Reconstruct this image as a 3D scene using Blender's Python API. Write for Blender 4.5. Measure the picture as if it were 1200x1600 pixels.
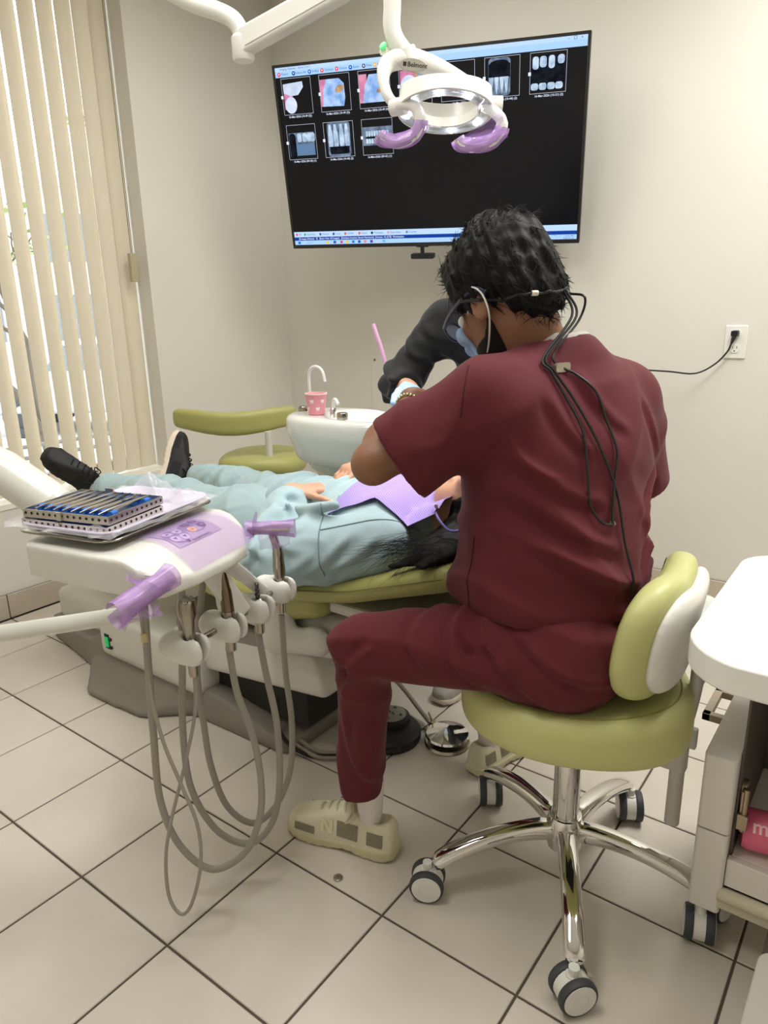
import bpy, bmesh, math, random
import numpy as np
from mathutils import Vector, Matrix

for _o in list(bpy.data.objects):
    bpy.data.objects.remove(_o, do_unlink=True)
scene = bpy.context.scene
COL = scene.collection
random.seed(7)
rng = np.random.default_rng(7)

# ------------------------------------------------------------------ camera
cam_data = bpy.data.cameras.new('camera')
cam_data.sensor_fit = 'VERTICAL'
cam_data.sensor_height = 32.0
cam_data.sensor_width = 24.0
cam_data.lens = 1113.02 / 1600.0 * 32.0
cam_data.clip_start = 0.05
cam = bpy.data.objects.new('camera', cam_data)
COL.objects.link(cam)
cam.matrix_world = Matrix(((0.8025, -0.1499, 0.5776, 2.2541),
                           (0.5963, 0.2366, -0.7671, -1.2352),
                           (-0.0217, 0.9600, 0.2792, 1.2111),
                           (0, 0, 0, 1)))
scene.camera = cam

# ------------------------------------------------------------------ world, lights, exposure
world = bpy.data.worlds.new('overcast_sky')
scene.world = world
world.use_nodes = True
_bg = world.node_tree.nodes['Background']
_bg.inputs[0].default_value = (0.90, 0.96, 1.0, 1)
_bg.inputs[1].default_value = 3.6
scene.view_settings.view_transform = 'Standard'
scene.view_settings.look = 'None'
scene.view_settings.gamma = 1.0
scene.view_settings.use_curve_mapping = False
scene.view_settings.exposure = 0.21
# three recessed ceiling panels light the room (their frames are built with the room)
CEIL_Z = 2.70
PANELS = [(2.20, 0.75, 29.0), (1.20, -0.75, 14.0), (0.50, 0.60, 10.0)]
for _x, _y, _w in PANELS:
    _l = bpy.data.lights.new('ceiling_panel_light', 'AREA')
    _l.shape = 'RECTANGLE'; _l.size = 0.56; _l.size_y = 1.16
    _l.spread = math.radians(165); _l.energy = _w; _l.color = (0.99, 1.0, 0.965)
    _o = bpy.data.objects.new('ceiling_panel_light', _l)
    _o.location = (_x, _y, CEIL_Z - 0.03)
    COL.objects.link(_o)

# ------------------------------------------------------------------ colour and material helpers
def lin(c):
    if isinstance(c, str):
        c = [int(c[i:i+2], 16) / 255 for i in (0, 2, 4)]
    elif max(c) > 1.0:
        c = [v / 255 for v in c]
    return tuple((v / 12.92 if v <= 0.04045 else ((v + 0.055) / 1.055) ** 2.4) for v in c)

MATS = {}
def mat(name, col=(0.8, 0.8, 0.8), rough=0.5, metal=0.0, noise=0.0, nscale=6.0, bump=0.0, bscale=60.0,
        emit=None, estr=0.0, trans=0.0, alpha=1.0, ior=1.45, sheen=0.0, coat=0.0, spec=0.5, wave=None, sss=0.0,
        objrand=0.0, detail=4.0, wrinkle=0.0, wscale=9.0):
    if name in MATS:
        return MATS[name]
    m = bpy.data.materials.new(name)
    m.use_nodes = True
    nt = m.node_tree; b = nt.nodes['Principled BSDF']
    c = lin(col)
    b.inputs['Base Color'].default_value = (*c, 1)
    b.inputs['Roughness'].default_value = rough
    b.inputs['Metallic'].default_value = metal
    b.inputs['IOR'].default_value = ior
    b.inputs['Specular IOR Level'].default_value = spec
    b.inputs['Transmission Weight'].default_value = trans
    b.inputs['Alpha'].default_value = alpha
    b.inputs['Coat Weight'].default_value = coat
    b.inputs['Coat Roughness'].default_value = 0.08
    if sheen:
        b.inputs['Sheen Weight'].default_value = sheen
        b.inputs['Sheen Roughness'].default_value = 0.4
    if sss:
        b.inputs['Subsurface Weight'].default_value = sss
        b.inputs['Subsurface Radius'].default_value = (0.012, 0.005, 0.003)
    if emit is not None:
        b.inputs['Emission Color'].default_value = (*lin(emit), 1)
        b.inputs['Emission Strength'].default_value = estr
    tc = nt.nodes.new('ShaderNodeTexCoord')
    last = None
    if noise or objrand:
        hs = nt.nodes.new('ShaderNodeHueSaturation')
        hs.inputs['Color'].default_value = (*c, 1)
        val = None
        if noise:
            n = nt.nodes.new('ShaderNodeTexNoise'); n.inputs['Scale'].default_value = nscale
            n.inputs['Detail'].default_value = detail; n.inputs['Roughness'].default_value = 0.6
            nt.links.new(tc.outputs['Object'], n.inputs['Vector'])
            mr = nt.nodes.new('ShaderNodeMapRange')
            mr.inputs[1].default_value = 0.3; mr.inputs[2].default_value = 0.7
            mr.inputs[3].default_value = 1 - noise; mr.inputs[4].default_value = 1 + noise
            nt.links.new(n.outputs['Fac'], mr.inputs[0]); val = mr.outputs[0]
        if objrand:
            oi = nt.nodes.new('ShaderNodeObjectInfo')
            mr2 = nt.nodes.new('ShaderNodeMapRange')
            mr2.inputs[3].default_value = 1 - objrand; mr2.inputs[4].default_value = 1 + objrand
            nt.links.new(oi.outputs['Random'], mr2.inputs[0])
            if val is None: val = mr2.outputs[0]
            else:
                mu = nt.nodes.new('ShaderNodeMath'); mu.operation = 'MULTIPLY'
                nt.links.new(val, mu.inputs[0]); nt.links.new(mr2.outputs[0], mu.inputs[1]); val = mu.outputs[0]
        nt.links.new(val, hs.inputs['Value'])
        nt.links.new(hs.outputs['Color'], b.inputs['Base Color'])
    if bump:
        n2 = nt.nodes.new('ShaderNodeTexNoise'); n2.inputs['Scale'].default_value = bscale
        n2.inputs['Detail'].default_value = 3
        nt.links.new(tc.outputs['Object'], n2.inputs['Vector'])
        bp = nt.nodes.new('ShaderNodeBump'); bp.inputs['Strength'].default_value = bump
        bp.inputs['Distance'].default_value = 0.004
        nt.links.new(n2.outputs['Fac'], bp.inputs['Height'])
        nt.links.new(bp.outputs['Normal'], b.inputs['Normal'])
        if wrinkle:
            n3 = nt.nodes.new('ShaderNodeTexNoise'); n3.inputs['Scale'].default_value = wscale; n3.inputs['Detail'].default_value = 2.5
            n3.inputs['Distortion'].default_value = 1.2; n3.noise_type = 'RIDGED_MULTIFRACTAL'
            nt.links.new(tc.outputs['Object'], n3.inputs['Vector'])
            b3 = nt.nodes.new('ShaderNodeBump'); b3.inputs['Strength'].default_value = wrinkle; b3.inputs['Distance'].default_value = 0.02
            nt.links.new(n3.outputs['Fac'], b3.inputs['Height']); nt.links.new(b3.outputs['Normal'], bp.inputs['Normal'])
    MATS[name] = m
    return m

def emat(name, col, s=1.0):
    if name in MATS: return MATS[name]
    m = bpy.data.materials.new(name); m.use_nodes = True
    nt = m.node_tree; nt.nodes.clear()
    e = nt.nodes.new('ShaderNodeEmission'); o = nt.nodes.new('ShaderNodeOutputMaterial')
    e.inputs[0].default_value = (*lin(col), 1); e.inputs[1].default_value = s
    nt.links.new(e.outputs[0], o.inputs[0])
    MATS[name] = m
    return m

# ------------------------------------------------------------------ object helpers
def worigin(o):
    v = Vector((0, 0, 0))
    while o is not None:
        v = v + o.location; o = o.parent
    return v

def tag(o, label=None, cat=None, group=None, kind=None):
    if label: o['label'] = label
    if cat: o['category'] = cat
    if group: o['group'] = group
    if kind: o['kind'] = kind
    return o

def thing(name, loc, label, cat, group=None, kind=None):
    o = bpy.data.objects.new(name, None)
    o.empty_display_size = 0.05
    COL.objects.link(o); o.location = loc
    return tag(o, label, cat, group, kind)

def link_mesh(name, me, m, parent=None, loc=None, smooth=35, bevel=0, bseg=2, label=None):
    """me holds world coordinates; it is moved to its parent's (or its own) origin."""
    o = bpy.data.objects.new(name, me)
    COL.objects.link(o)
    if m is not None and len(me.materials) == 0:
        for mm in (m if isinstance(m, (list, tuple)) else [m]): me.materials.append(mm)
    if parent is not None:
        o.parent = parent
        org = worigin(parent)
    else:
        org = Vector(loc) if loc is not None else Vector((0, 0, 0))
        o.location = org
    if org.length > 0:
        me.transform(Matrix.Translation(-org))
    if smooth:
        me.shade_smooth()
        if smooth < 180: me.set_sharp_from_angle(angle=math.radians(smooth))
    if bevel:
        bm = o.modifiers.new('bevel', 'BEVEL'); bm.width = bevel; bm.segments = bseg
        bm.limit_method = 'ANGLE'; bm.angle_limit = math.radians(40); bm.harden_normals = False
    if label: o['label'] = label
    return o

def copy_tree(o, parent=None):
    c = o.copy(); COL.objects.link(c); c.parent = parent
    for ch in list(o.children): copy_tree(ch, c)
    return c

def V(*a): return np.array(a, float)
def unit(v):
    v = np.asarray(v, float); n = np.linalg.norm(v); return v / n if n else v

class MB:
    def __init__(s): s.v = []; s.f = []; s.mi = []; s.cur = 0
    def add(s, vs, fs):
        k = len(s.v); s.v += [tuple(map(float, p)) for p in vs]
        s.f += [tuple(i + k for i in f) for f in fs]; s.mi += [s.cur] * len(fs); return s
    def box(s, a, b, M=None):
        (x0, y0, z0), (x1, y1, z1) = a, b
        vs = [(x0, y0, z0), (x1, y0, z0), (x1, y1, z0), (x0, y1, z0), (x0, y0, z1), (x1, y0, z1), (x1, y1, z1), (x0, y1, z1)]
        if M is not None: vs = [M @ Vector(p) for p in vs]
        return s.add(vs, [(3, 2, 1, 0), (4, 5, 6, 7), (0, 1, 5, 4), (1, 2, 6, 5), (2, 3, 7, 6), (3, 0, 4, 7)])
    def tube(s, pts, r, n=12, cap=True, up=None, flat=1.0):
        """swept tube; r a number or list; flat squashes the section along its second axis"""
        P = [np.asarray(p, float) for p in pts]; m = len(P)
        rs = [r] * m if np.isscalar(r) else list(r)
        T = [unit(P[min(i + 1, m - 1)] - P[max(i - 1, 0)]) for i in range(m)]
        a = np.array([0, 0, 1.0]) if up is None else np.asarray(up, float)
        if abs(a @ T[0]) > 0.95: a = np.array([1.0, 0, 0]) if abs(T[0][0]) < .9 else np.array([0, 1.0, 0])
        u = unit(a - T[0] * (a @ T[0])); vs = []
        for i in range(m):
            u = unit(u - T[i] * (u @ T[i])); w = np.cross(T[i], u)
            for k in range(n):
                t = 2 * math.pi * k / n
                vs.append(P[i] + rs[i] * (math.cos(t) * u * flat + math.sin(t) * w))
        fs = [(i * n + k, i * n + (k + 1) % n, (i + 1) * n + (k + 1) % n, (i + 1) * n + k) for i in range(m - 1) for k in range(n)]
        if cap:
            fs.append(tuple(reversed(range(n)))); fs.append(tuple((m - 1) * n + k for k in range(n)))
        return s.add(vs, fs)
    def cyl(s, a, b, r, r2=None, n=20): return s.tube([a, b], [r, r if r2 is None else r2], n)
    def lathe(s, prof, c=(0, 0, 0), axis=(0, 0, 1), n=28, closed=False):
        """profile of (radius, height) about an axis through c"""
        ax = unit(axis); a = np.array([1.0, 0, 0]) if abs(ax[0]) < .9 else np.array([0, 1.0, 0])
        u = unit(a - ax * (a @ ax)); w = np.cross(ax, u); c = np.asarray(c, float); vs = []; m = len(prof)
        for (r, h) in prof:
            r = max(r, 1e-5)
            for k in range(n):
                t = 2 * math.pi * k / n
                vs.append(c + ax * h + r * (math.cos(t) * u + math.sin(t) * w))
        fs = [(i * n + k, i * n + (k + 1) % n, (i + 1) * n + (k + 1) % n, (i + 1) * n + k) for i in range(m - 1) for k in range(n)]
        if closed: fs += [((m - 1) * n + k, (m - 1) * n + (k + 1) % n, (k + 1) % n, k) for k in range(n)]
        else:
            fs.append(tuple(reversed(range(n)))); fs.append(tuple((m - 1) * n + k for k in range(n)))
        return s.add(vs, fs)
    def prism(s, poly, h0, h1, M=None, taper=1.0):
        """polygon (x,y) extruded h0..h1 along z, then placed by M"""
        n = len(poly); cx = sum(p[0] for p in poly) / n; cy = sum(p[1] for p in poly) / n
        vs = [(p[0], p[1], h0) for p in poly] + [(cx + (p[0] - cx) * taper, cy + (p[1] - cy) * taper, h1) for p in poly]
        if M is not None: vs = [M @ Vector(p) for p in vs]
        return s.add(vs, [tuple(reversed(range(n))), tuple(range(n, 2 * n))] + [(i, (i + 1) % n, n + (i + 1) % n, n + i) for i in range(n)])
    def ball(s, c, r, n=16, m=10, R=None):
        r = (r, r, r) if np.isscalar(r) else r; vs = []
        for i in range(m + 1):
            ph = math.pi * i / m
            for k in range(n):
                t = 2 * math.pi * k / n
                p = np.array([r[0] * max(math.sin(ph), 1e-4) * math.cos(t), r[1] * max(math.sin(ph), 1e-4) * math.sin(t), r[2] * math.cos(ph)])
                if R is not None: p = np.asarray(R) @ p
                vs.append(np.asarray(c, float) + p)
        return s.add(vs, [(i * n + k, (i + 1) * n + k, (i + 1) * n + (k + 1) % n, i * n + (k + 1) % n) for i in range(m) for k in range(n)])
    def grid(s, fn, nu, nv, thick=0.0, closeu=False):
        """surface fn(u,v) with u,v in 0..1, made solid by thick along its normal"""
        P = np.array([[fn(i / (nu if closeu else nu - 1), j / (nv - 1)) for j in range(nv)] for i in range(nu)], float)
        idx = lambda i, j: (i % nu) * nv + j
        nuq = nu if closeu else nu - 1
        fs = [(idx(i, j), idx(i + 1, j), idx(i + 1, j + 1), idx(i, j + 1)) for i in range(nuq) for j in range(nv - 1)]
        if not thick: return s.add(P.reshape(-1, 3), fs)
        du = np.gradient(P, axis=0); dv = np.gradient(P, axis=1)
        N = np.cross(du, dv); N /= (np.linalg.norm(N, axis=2, keepdims=True) + 1e-12)
        Q = P - N * thick; k = nu * nv
        fs2 = [tuple(reversed([a + k for a in f])) for f in fs]
        side = []
        for i in range(nuq):
            side.append((idx(i + 1, 0), idx(i, 0), idx(i, 0) + k, idx(i + 1, 0) + k))
            side.append((idx(i, nv - 1), idx(i + 1, nv - 1), idx(i + 1, nv - 1) + k, idx(i, nv - 1) + k))
        if not closeu:
            for j in range(nv - 1):
                side.append((idx(0, j), idx(0, j + 1), idx(0, j + 1) + k, idx(0, j) + k))
                side.append((idx(nu - 1, j + 1), idx(nu - 1, j), idx(nu - 1, j) + k, idx(nu - 1, j + 1) + k))
        return s.add(np.concatenate([P.reshape(-1, 3), Q.reshape(-1, 3)]), fs + fs2 + side)
    def mesh(s, name):
        me = bpy.data.meshes.new(name); me.from_pydata(s.v, [], s.f); me.update()
        return me
    def build(s, name, m, parent=None, smooth=35, bevel=0, bseg=2, label=None, loc=None):
        me = s.mesh(name)
        o = link_mesh(name, me, m, parent, loc, smooth, bevel, bseg, label)
        if any(s.mi): me.polygons.foreach_set('material_index', s.mi)
        return o

def rrect(w, h, r, n=5, cx=0, cy=0):
    """rounded rectangle outline, counter-clockwise"""
    out = []
    for (sx, sy, a0) in ((1, 1, 0), (-1, 1, 90), (-1, -1, 180), (1, -1, 270)):
        for k in range(n + 1):
            a = math.radians(a0 + 90 * k / n)
            out.append((cx + sx * (w / 2 - r) + r * math.cos(a), cy + sy * (h / 2 - r) + r * math.sin(a)))
    return out

def spline(pts, n=8):
    """Catmull-Rom through points"""
    P = [np.asarray(p, float) for p in pts]; P = [2 * P[0] - P[1]] + P + [2 * P[-1] - P[-2]]; out = []
    for i in range(1, len(P) - 2):
        for k in range(n):
            t = k / n
            out.append(.5 * ((2 * P[i]) + (-P[i-1] + P[i+1]) * t + (2*P[i-1] - 5*P[i] + 4*P[i+1] - P[i+2]) * t*t + (-P[i-1] + 3*P[i] - 3*P[i+1] + P[i+2]) * t**3))
    out.append(P[-2]); return out

def frame(o, ex, ey, ez=None):
    """4x4 with columns ex, ey, ez and origin o"""
    ex = unit(ex); ey = np.asarray(ey, float); ey = unit(ey - ex * (ex @ ey)); ez = np.cross(ex, ey)
    return Matrix(((ex[0], ey[0], ez[0], o[0]), (ex[1], ey[1], ez[1], o[1]), (ex[2], ey[2], ez[2], o[2]), (0, 0, 0, 1)))

def text_part(name, body, M, size, m, parent, align='LEFT', depth=0.0, bold=0.0, xscale=1.0):
    cu = bpy.data.curves.new(name, 'FONT'); cu.body = body; cu.size = size; cu.align_x = align; cu.align_y = 'CENTER'
    cu.extrude = depth; cu.offset = bold; cu.resolution_u = 2
    t = bpy.data.objects.new('tmp_text', cu); COL.objects.link(t)
    dg = bpy.context.evaluated_depsgraph_get(); dg.update()
    me = bpy.data.meshes.new_from_object(t.evaluated_get(dg)); me.name = name
    bpy.data.objects.remove(t, do_unlink=True); bpy.data.curves.remove(cu)
    me.materials.clear()
    me.transform(M @ Matrix.Diagonal((xscale, 1, 1, 1)))
    return link_mesh(name, me, m, parent, smooth=0)

# ------------------------------------------------------------------ implicit surfaces (bodies, cloth, cushions)
def smin(a, b, k):
    h = np.clip(0.5 + 0.5 * (b - a) / k, 0, 1)
    return b + (a - b) * h - k * h * (1 - h)
def smax(a, b, k): return -smin(-a, -b, k)
def cap(P, a, b, ra, rb=None, n=None, s=1.0):
    """tapered capsule; n,s squash it along direction n by s"""
    a = np.asarray(a, float); b = np.asarray(b, float); rb = ra if rb is None else rb
    ab = b - a; L = ab @ ab + 1e-12
    t = np.clip(((P - a) @ ab) / L, 0, 1)
    q = P - a - t[:, None] * ab
    if n is not None:
        n = unit(n); dn = q @ n; q = q + np.outer(dn * (1 / s - 1), n)
    return np.linalg.norm(q, axis=1) - (ra + t * (rb - ra))
def ell(P, c, r, R=None):
    q = P - np.asarray(c, float)
    if R is not None: q = q @ np.asarray(R)      # columns of R are the local axes
    r = np.asarray(r, float)
    k0 = np.linalg.norm(q / r, axis=1); k1 = np.linalg.norm(q / (r * r), axis=1) + 1e-9
    return k0 * (k0 - 1) / k1
def rbox(P, c, h, rad, R=None):
    q = P - np.asarray(c, float)
    if R is not None: q = q @ np.asarray(R)
    d = np.abs(q) - (np.asarray(h, float) - rad)
    return np.linalg.norm(np.maximum(d, 0), axis=1) + np.minimum(d.max(axis=1), 0) - rad
def chain(P, pts, rs, k=0.02, n=None, s=1.0):
    d = None
    for i in range(len(pts) - 1):
        e = cap(P, pts[i], pts[i+1], rs[i], rs[i+1], n, s); d = e if d is None else smin(d, e, k)
    return d
def axes(f, up=(0, 0, 1)):
    """columns: right, forward, up for a facing direction"""
    f = unit(f); r = unit(np.cross(f, up)); u = np.cross(r, f); return np.stack([r, f, u], axis=1)

def polygonise(fn, lo, hi, h):
    lo = np.asarray(lo, float); hi = np.asarray(hi, float); B = 8
    nb = np.maximum(1, np.ceil((hi - lo) / (h * B)).astype(int)); n = nb * B + 1
    cx = [lo[i] + h * B * (np.arange(nb[i]) + .5) for i in range(3)]
    G = np.stack(np.meshgrid(*cx, indexing='ij'), -1).reshape(-1, 3)
    dc = fn(G); act = np.abs(dc) < h * B * 0.87 * 1.6 + 0.012
    D = np.repeat(np.repeat(np.repeat(np.where(dc < 0, -1.0, 1.0).reshape(nb), B, 0), B, 1), B, 2)
    D = np.pad(D, ((0, 1), (0, 1), (0, 1)), mode='edge')
    ids = np.argwhere(act.reshape(nb))
    loc = np.stack(np.meshgrid(np.arange(B + 1), np.arange(B + 1), np.arange(B + 1), indexing='ij'), -1).reshape(-1, 3)
    for c0 in range(0, len(ids), 300):
        I = (ids[c0:c0+300, None, :] * B + loc[None]).reshape(-1, 3)
        D[I[:, 0], I[:, 1], I[:, 2]] = fn(lo + I * h)
    S = D < 0
    corners = [(i, j, k) for i in (0, 1) for j in (0, 1) for k in (0, 1)]
    m = [x - 1 for x in n]
    sl = lambda c: S[c[0]:c[0]+m[0], c[1]:c[1]+m[1], c[2]:c[2]+m[2]]
    cnt = sum(sl(c).astype(np.int8) for c in corners)
    A = np.argwhere((cnt > 0) & (cnt < 8)); 
    idx = -np.ones(m, int); idx[A[:, 0], A[:, 1], A[:, 2]] = np.arange(len(A))
    acc = np.zeros((len(A), 3)); num = np.zeros(len(A))
    for a in corners:
        for ax in range(3):
            if a[ax] == 1: continue
            b = list(a); b[ax] = 1
            da = D[A[:, 0] + a[0], A[:, 1] + a[1], A[:, 2] + a[2]]; db = D[A[:, 0] + b[0], A[:, 1] + b[1], A[:, 2] + b[2]]
            x = (da < 0) != (db < 0); t = np.where(x, da / np.where(x, da - db, 1), 0)
            p = np.tile(np.array(a, float), (len(A), 1)); p[:, ax] = t
            acc += p * x[:, None]; num += x
    verts = lo + (A + acc / num[:, None]) * h
    faces = []
    for ax in range(3):
        o1, o2 = [(1, 2), (2, 0), (0, 1)][ax]
        s0 = [slice(0, m[i]) for i in range(3)]; s1 = list(s0); s1[ax] = slice(1, m[ax] + 1)
        E = np.argwhere(S[tuple(s0)] != S[tuple(s1)])
        E = E[(E[:, o1] > 0) & (E[:, o2] > 0)]
        def q(d1, d2):
            c = E.copy(); c[:, o1] -= d1; c[:, o2] -= d2; return idx[c[:, 0], c[:, 1], c[:, 2]]
        F = np.stack([q(1, 1), q(0, 1), q(0, 0), q(1, 0)], 1)
        flip = ~S[E[:, 0], E[:, 1], E[:, 2]]
        F[flip] = F[flip][:, ::-1]; faces.append(F)
    F = np.concatenate(faces); F = F[(F >= 0).all(1)]
    return verts, F

def sdf_obj(name, fn, lo, hi, h, m, parent=None, loc=None, relax=1, label=None, open_cut=None):
    v, F = polygonise(fn, lo, hi, h)
    for _ in range(relax):
        a = np.zeros_like(v); c = np.zeros(len(v))
        for i in range(4):
            np.add.at(a, F[:, i], v[F[:, (i + 1) % 4]]); np.add.at(c, F[:, i], 1)
            np.add.at(a, F[:, i], v[F[:, (i + 3) % 4]]); np.add.at(c, F[:, i], 1)
        v = v * .5 + .5 * a / np.maximum(c, 1)[:, None]
    me = bpy.data.meshes.new(name)
    me.vertices.add(len(v)); me.vertices.foreach_set('co', v.ravel())
    me.loops.add(len(F) * 4); me.loops.foreach_set('vertex_index', F.ravel().astype(np.int32))
    me.polygons.add(len(F)); me.polygons.foreach_set('loop_start', np.arange(0, len(F) * 4, 4, dtype=np.int32))
    me.update(calc_edges=True); me.validate()
    return link_mesh(name, me, m, parent, loc, 180, label=label)
# ================================================================== THE ROOM
XW, YW = -0.6293, 1.741           # inner faces of the window wall and the screen wall
XR, YF = 3.45, -2.55              # walls behind the camera
T = 0.305                         # tile pitch
m_wall = mat('wall_paint', (221, 217, 208), rough=0.75, noise=0.012, nscale=2.0, bump=0.02, bscale=220)
m_tile = mat('floor_tile_glaze', (207, 198, 186), rough=0.33, noise=0.05, nscale=5.0, objrand=0.03, bump=0.015, bscale=30, detail=8)
m_grout = mat('dark_grout', (88, 78, 68), rough=0.9, noise=0.1, nscale=30)
m_btile = mat('baseboard_tile_glaze', (196, 184, 168), rough=0.4, noise=0.06, nscale=9.0, objrand=0.03)
m_white = mat('white_paint', (238, 236, 230), rough=0.45)
m_ceil = mat('ceiling_paint', (240, 238, 232), rough=0.85)

b = MB(); b.box((XW - .3, YF - .1, -.12), (XR + .1, YW + .1, -0.0035))
floor = tag(b.build('floor', m_grout, smooth=0), 'beige ceramic tile floor with dark grout lines', kind='structure')
def tile_mesh(w, d, t):
    b = MB(); c = .0016
    b.add([(-w, -d, -t), (w, -d, -t), (w, d, -t), (-w, d, -t), (-w, -d, -c), (w, -d, -c), (w, d, -c), (-w, d, -c),
           (-w + c, -d + c, 0), (w - c, -d + c, 0), (w - c, d - c, 0), (-w + c, d - c, 0)],
          [(0, 1, 5, 4), (1, 2, 6, 5), (2, 3, 7, 6), (3, 0, 4, 7), (4, 5, 9, 8), (5, 6, 10, 9), (6, 7, 11, 10), (7, 4, 8, 11), (8, 9, 10, 11)])
    me = b.mesh('tile'); me.materials.append(m_tile); return me
G = 0.0052
tm = tile_mesh((T - G) / 2, (T - G) / 2, .0034)
tm_edge = tile_mesh((T - G) / 2, (YW - 5 * T - G) / 2, .0034)
for i in range(-2, 11):
    for j in range(-8, 6):
        me = tm_edge if j == 5 else tm
        o = bpy.data.objects.new('tile', me); COL.objects.link(o); o.parent = floor
        o.location = ((i + .5) * T, (5 * T + YW) / 2 if j == 5 else (j + .5) * T, 0)

WY0, WY1, WZ0, WZ1 = -1.35, 0.864, 0.468, 2.60      # window opening
b = MB()
b.box((XW - .26, YF, 0), (XW, YW + .15, WZ0)); b.box((XW - .26, YF, WZ1), (XW, YW + .15, CEIL_Z))
b.box((XW - .26, YF, WZ0), (XW, WY0, WZ1)); b.box((XW - .26, WY1, WZ0), (XW, YW + .15, WZ1))
tag(b.build('wall_left', m_wall, smooth=0), 'cream window wall', kind='structure')
b = MB(); b.box((XW, YW, 0), (XR, YW + .15, CEIL_Z)); wall_back = tag(b.build('wall_back', m_wall, smooth=0), 'cream wall behind the big screen', kind='structure')
b = MB(); b.box((XR, YF, 0), (XR + .15, YW + .15, CEIL_Z)); tag(b.build('wall_right', m_wall, smooth=0), 'cream side wall', kind='structure')
b = MB(); b.box((XW - .26, YF - .15, 0), (XR + .15, YF, CEIL_Z)); tag(b.build('wall_front', m_wall, smooth=0), 'cream wall behind the camera', kind='structure')
b = MB(); b.box((XW - .26, YF - .15, CEIL_Z), (XR + .15, YW + .15, CEIL_Z + .1)); tag(b.build('ceiling', m_ceil, smooth=0), 'white ceiling', kind='structure')

# ceiling light fixtures around the lamps above
m_frame = mat('fixture_frame', (235, 235, 232), rough=0.4)
m_diff = mat('lit_diffuser', (250, 248, 240), rough=0.5, emit=(255, 248, 235), estr=2.0)
for k, (x, y, w) in enumerate(PANELS):
    t = thing('ceiling_light', (x, y, CEIL_Z), ['rectangular ceiling panel light near the screen wall', 'rectangular ceiling panel light above the tray table', 'rectangular ceiling panel light towards the window'][k], 'ceiling light', 'recessed ceiling panels')
    b = MB()
    for sx in (-1, 1): b.box((x + sx * .30 - .015, y - .62, CEIL_Z - .022), (x + sx * .30 + .015, y + .62, CEIL_Z - .0005))
    for sy in (-1, 1): b.box((x - .285, y + sy * .605 - .015, CEIL_Z - .022), (x + .285, y + sy * .605 + .015, CEIL_Z - .0005))
    b.build('frame', m_frame, t, smooth=0)
    b = MB(); b.box((x - .284, y - .589, CEIL_Z - .014), (x + .284, y + .589, CEIL_Z - .008)); b.build('diffuser', m_diff, t, smooth=0)

# baseboards of cut tile with open joints
BH = 0.103
bm_t = None
def bb_piece(a, b_):
    b = MB(); b.box(a, b_); return b
bl = tag(MB().box((XW, YF, 0), (XW + .006, YW, BH)).build('baseboard_left', m_grout, smooth=0), 'tile baseboard under the window', kind='structure')
pm = None
j = -8
for j in range(-8, 6):
    y0, y1 = j * T + .002, min((j + 1) * T, YW - .012) - .002
    if j == 5 or pm is None:
        b = MB(); L = (y1 - y0) / 2; b.box((0, -L, .002), (.007, L, BH)); me = b.mesh('baseboard_tile'); me.materials.append(m_btile)
        if j != 5: pm = me
    else: me = pm
    o = bpy.data.objects.new('baseboard_tile', me); COL.objects.link(o); o.parent = bl; o.location = (XW + .005, (y0 + y1) / 2, 0)
    mo = o.modifiers.new('bevel', 'BEVEL'); mo.width = .0015; mo.segments = 1
bb = tag(MB().box((XW + .006, YW - .006, 0), (XR, YW, BH)).build('baseboard_back', m_grout, smooth=0), 'tile baseboard under the screen', kind='structure')
pm = None
for i in range(-2, 11):
    x0, x1 = max(i * T, XW + .012) + .002, (i + 1) * T - .002
    if i == -2 or pm is None:
        b = MB(); L = (x1 - x0) / 2; b.box((-L, 0, .002), (L, .007, BH)); me = b.mesh('baseboard_tile'); me.materials.append(m_btile)
        if i != -2: pm = me
    else: me = pm
    o = bpy.data.objects.new('baseboard_tile', me); COL.objects.link(o); o.parent = bb; o.location = ((x0 + x1) / 2, YW - .012, 0)
    mo = o.modifiers.new('bevel', 'BEVEL'); mo.width = .0015; mo.segments = 1

# window: sill, frame, glass
m_sill = mat('sill_white', (240, 236, 224), rough=0.4)
m_alu = mat('window_frame_grey', (150, 148, 140), rough=0.45, metal=0.3)
m_glass = mat('window_glass', (255, 255, 255), rough=0.0, trans=1.0, ior=1.02, spec=0.1)
w1 = tag(MB().box((XW - .19, WY0, WZ0 - .02), (XW + .004, WY1, WZ0 + .006)).build('window_1', m_sill, smooth=0, bevel=.003), 'tall window with a white sill', kind='structure')
b = MB(); gx = XW - .21
b.box((gx - .025, WY0, WZ0), (gx + .025, WY1, WZ0 + .05)); b.box((gx - .025, WY0, WZ1 - .05), (gx + .025, WY1, WZ1))
for y in (WY0 + .025, -.25, WY1 - .025): b.box((gx - .024, y - .025, WZ0 + .05), (gx + .024, y + .025, WZ1 - .05))
b.build('window_frame', m_alu, w1, smooth=0, bevel=.003)
b = MB(); b.box((gx - .003, WY0 + .05, WZ0 + .05), (gx + .003, -.275, WZ1 - .05)); b.build('pane', m_glass, w1, smooth=0)
b = MB(); b.box((gx - .003, -.225, WZ0 + .05), (gx + .003, WY1 - .05, WZ1 - .05)); b.build('pane', m_glass, w1, smooth=0)

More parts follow.
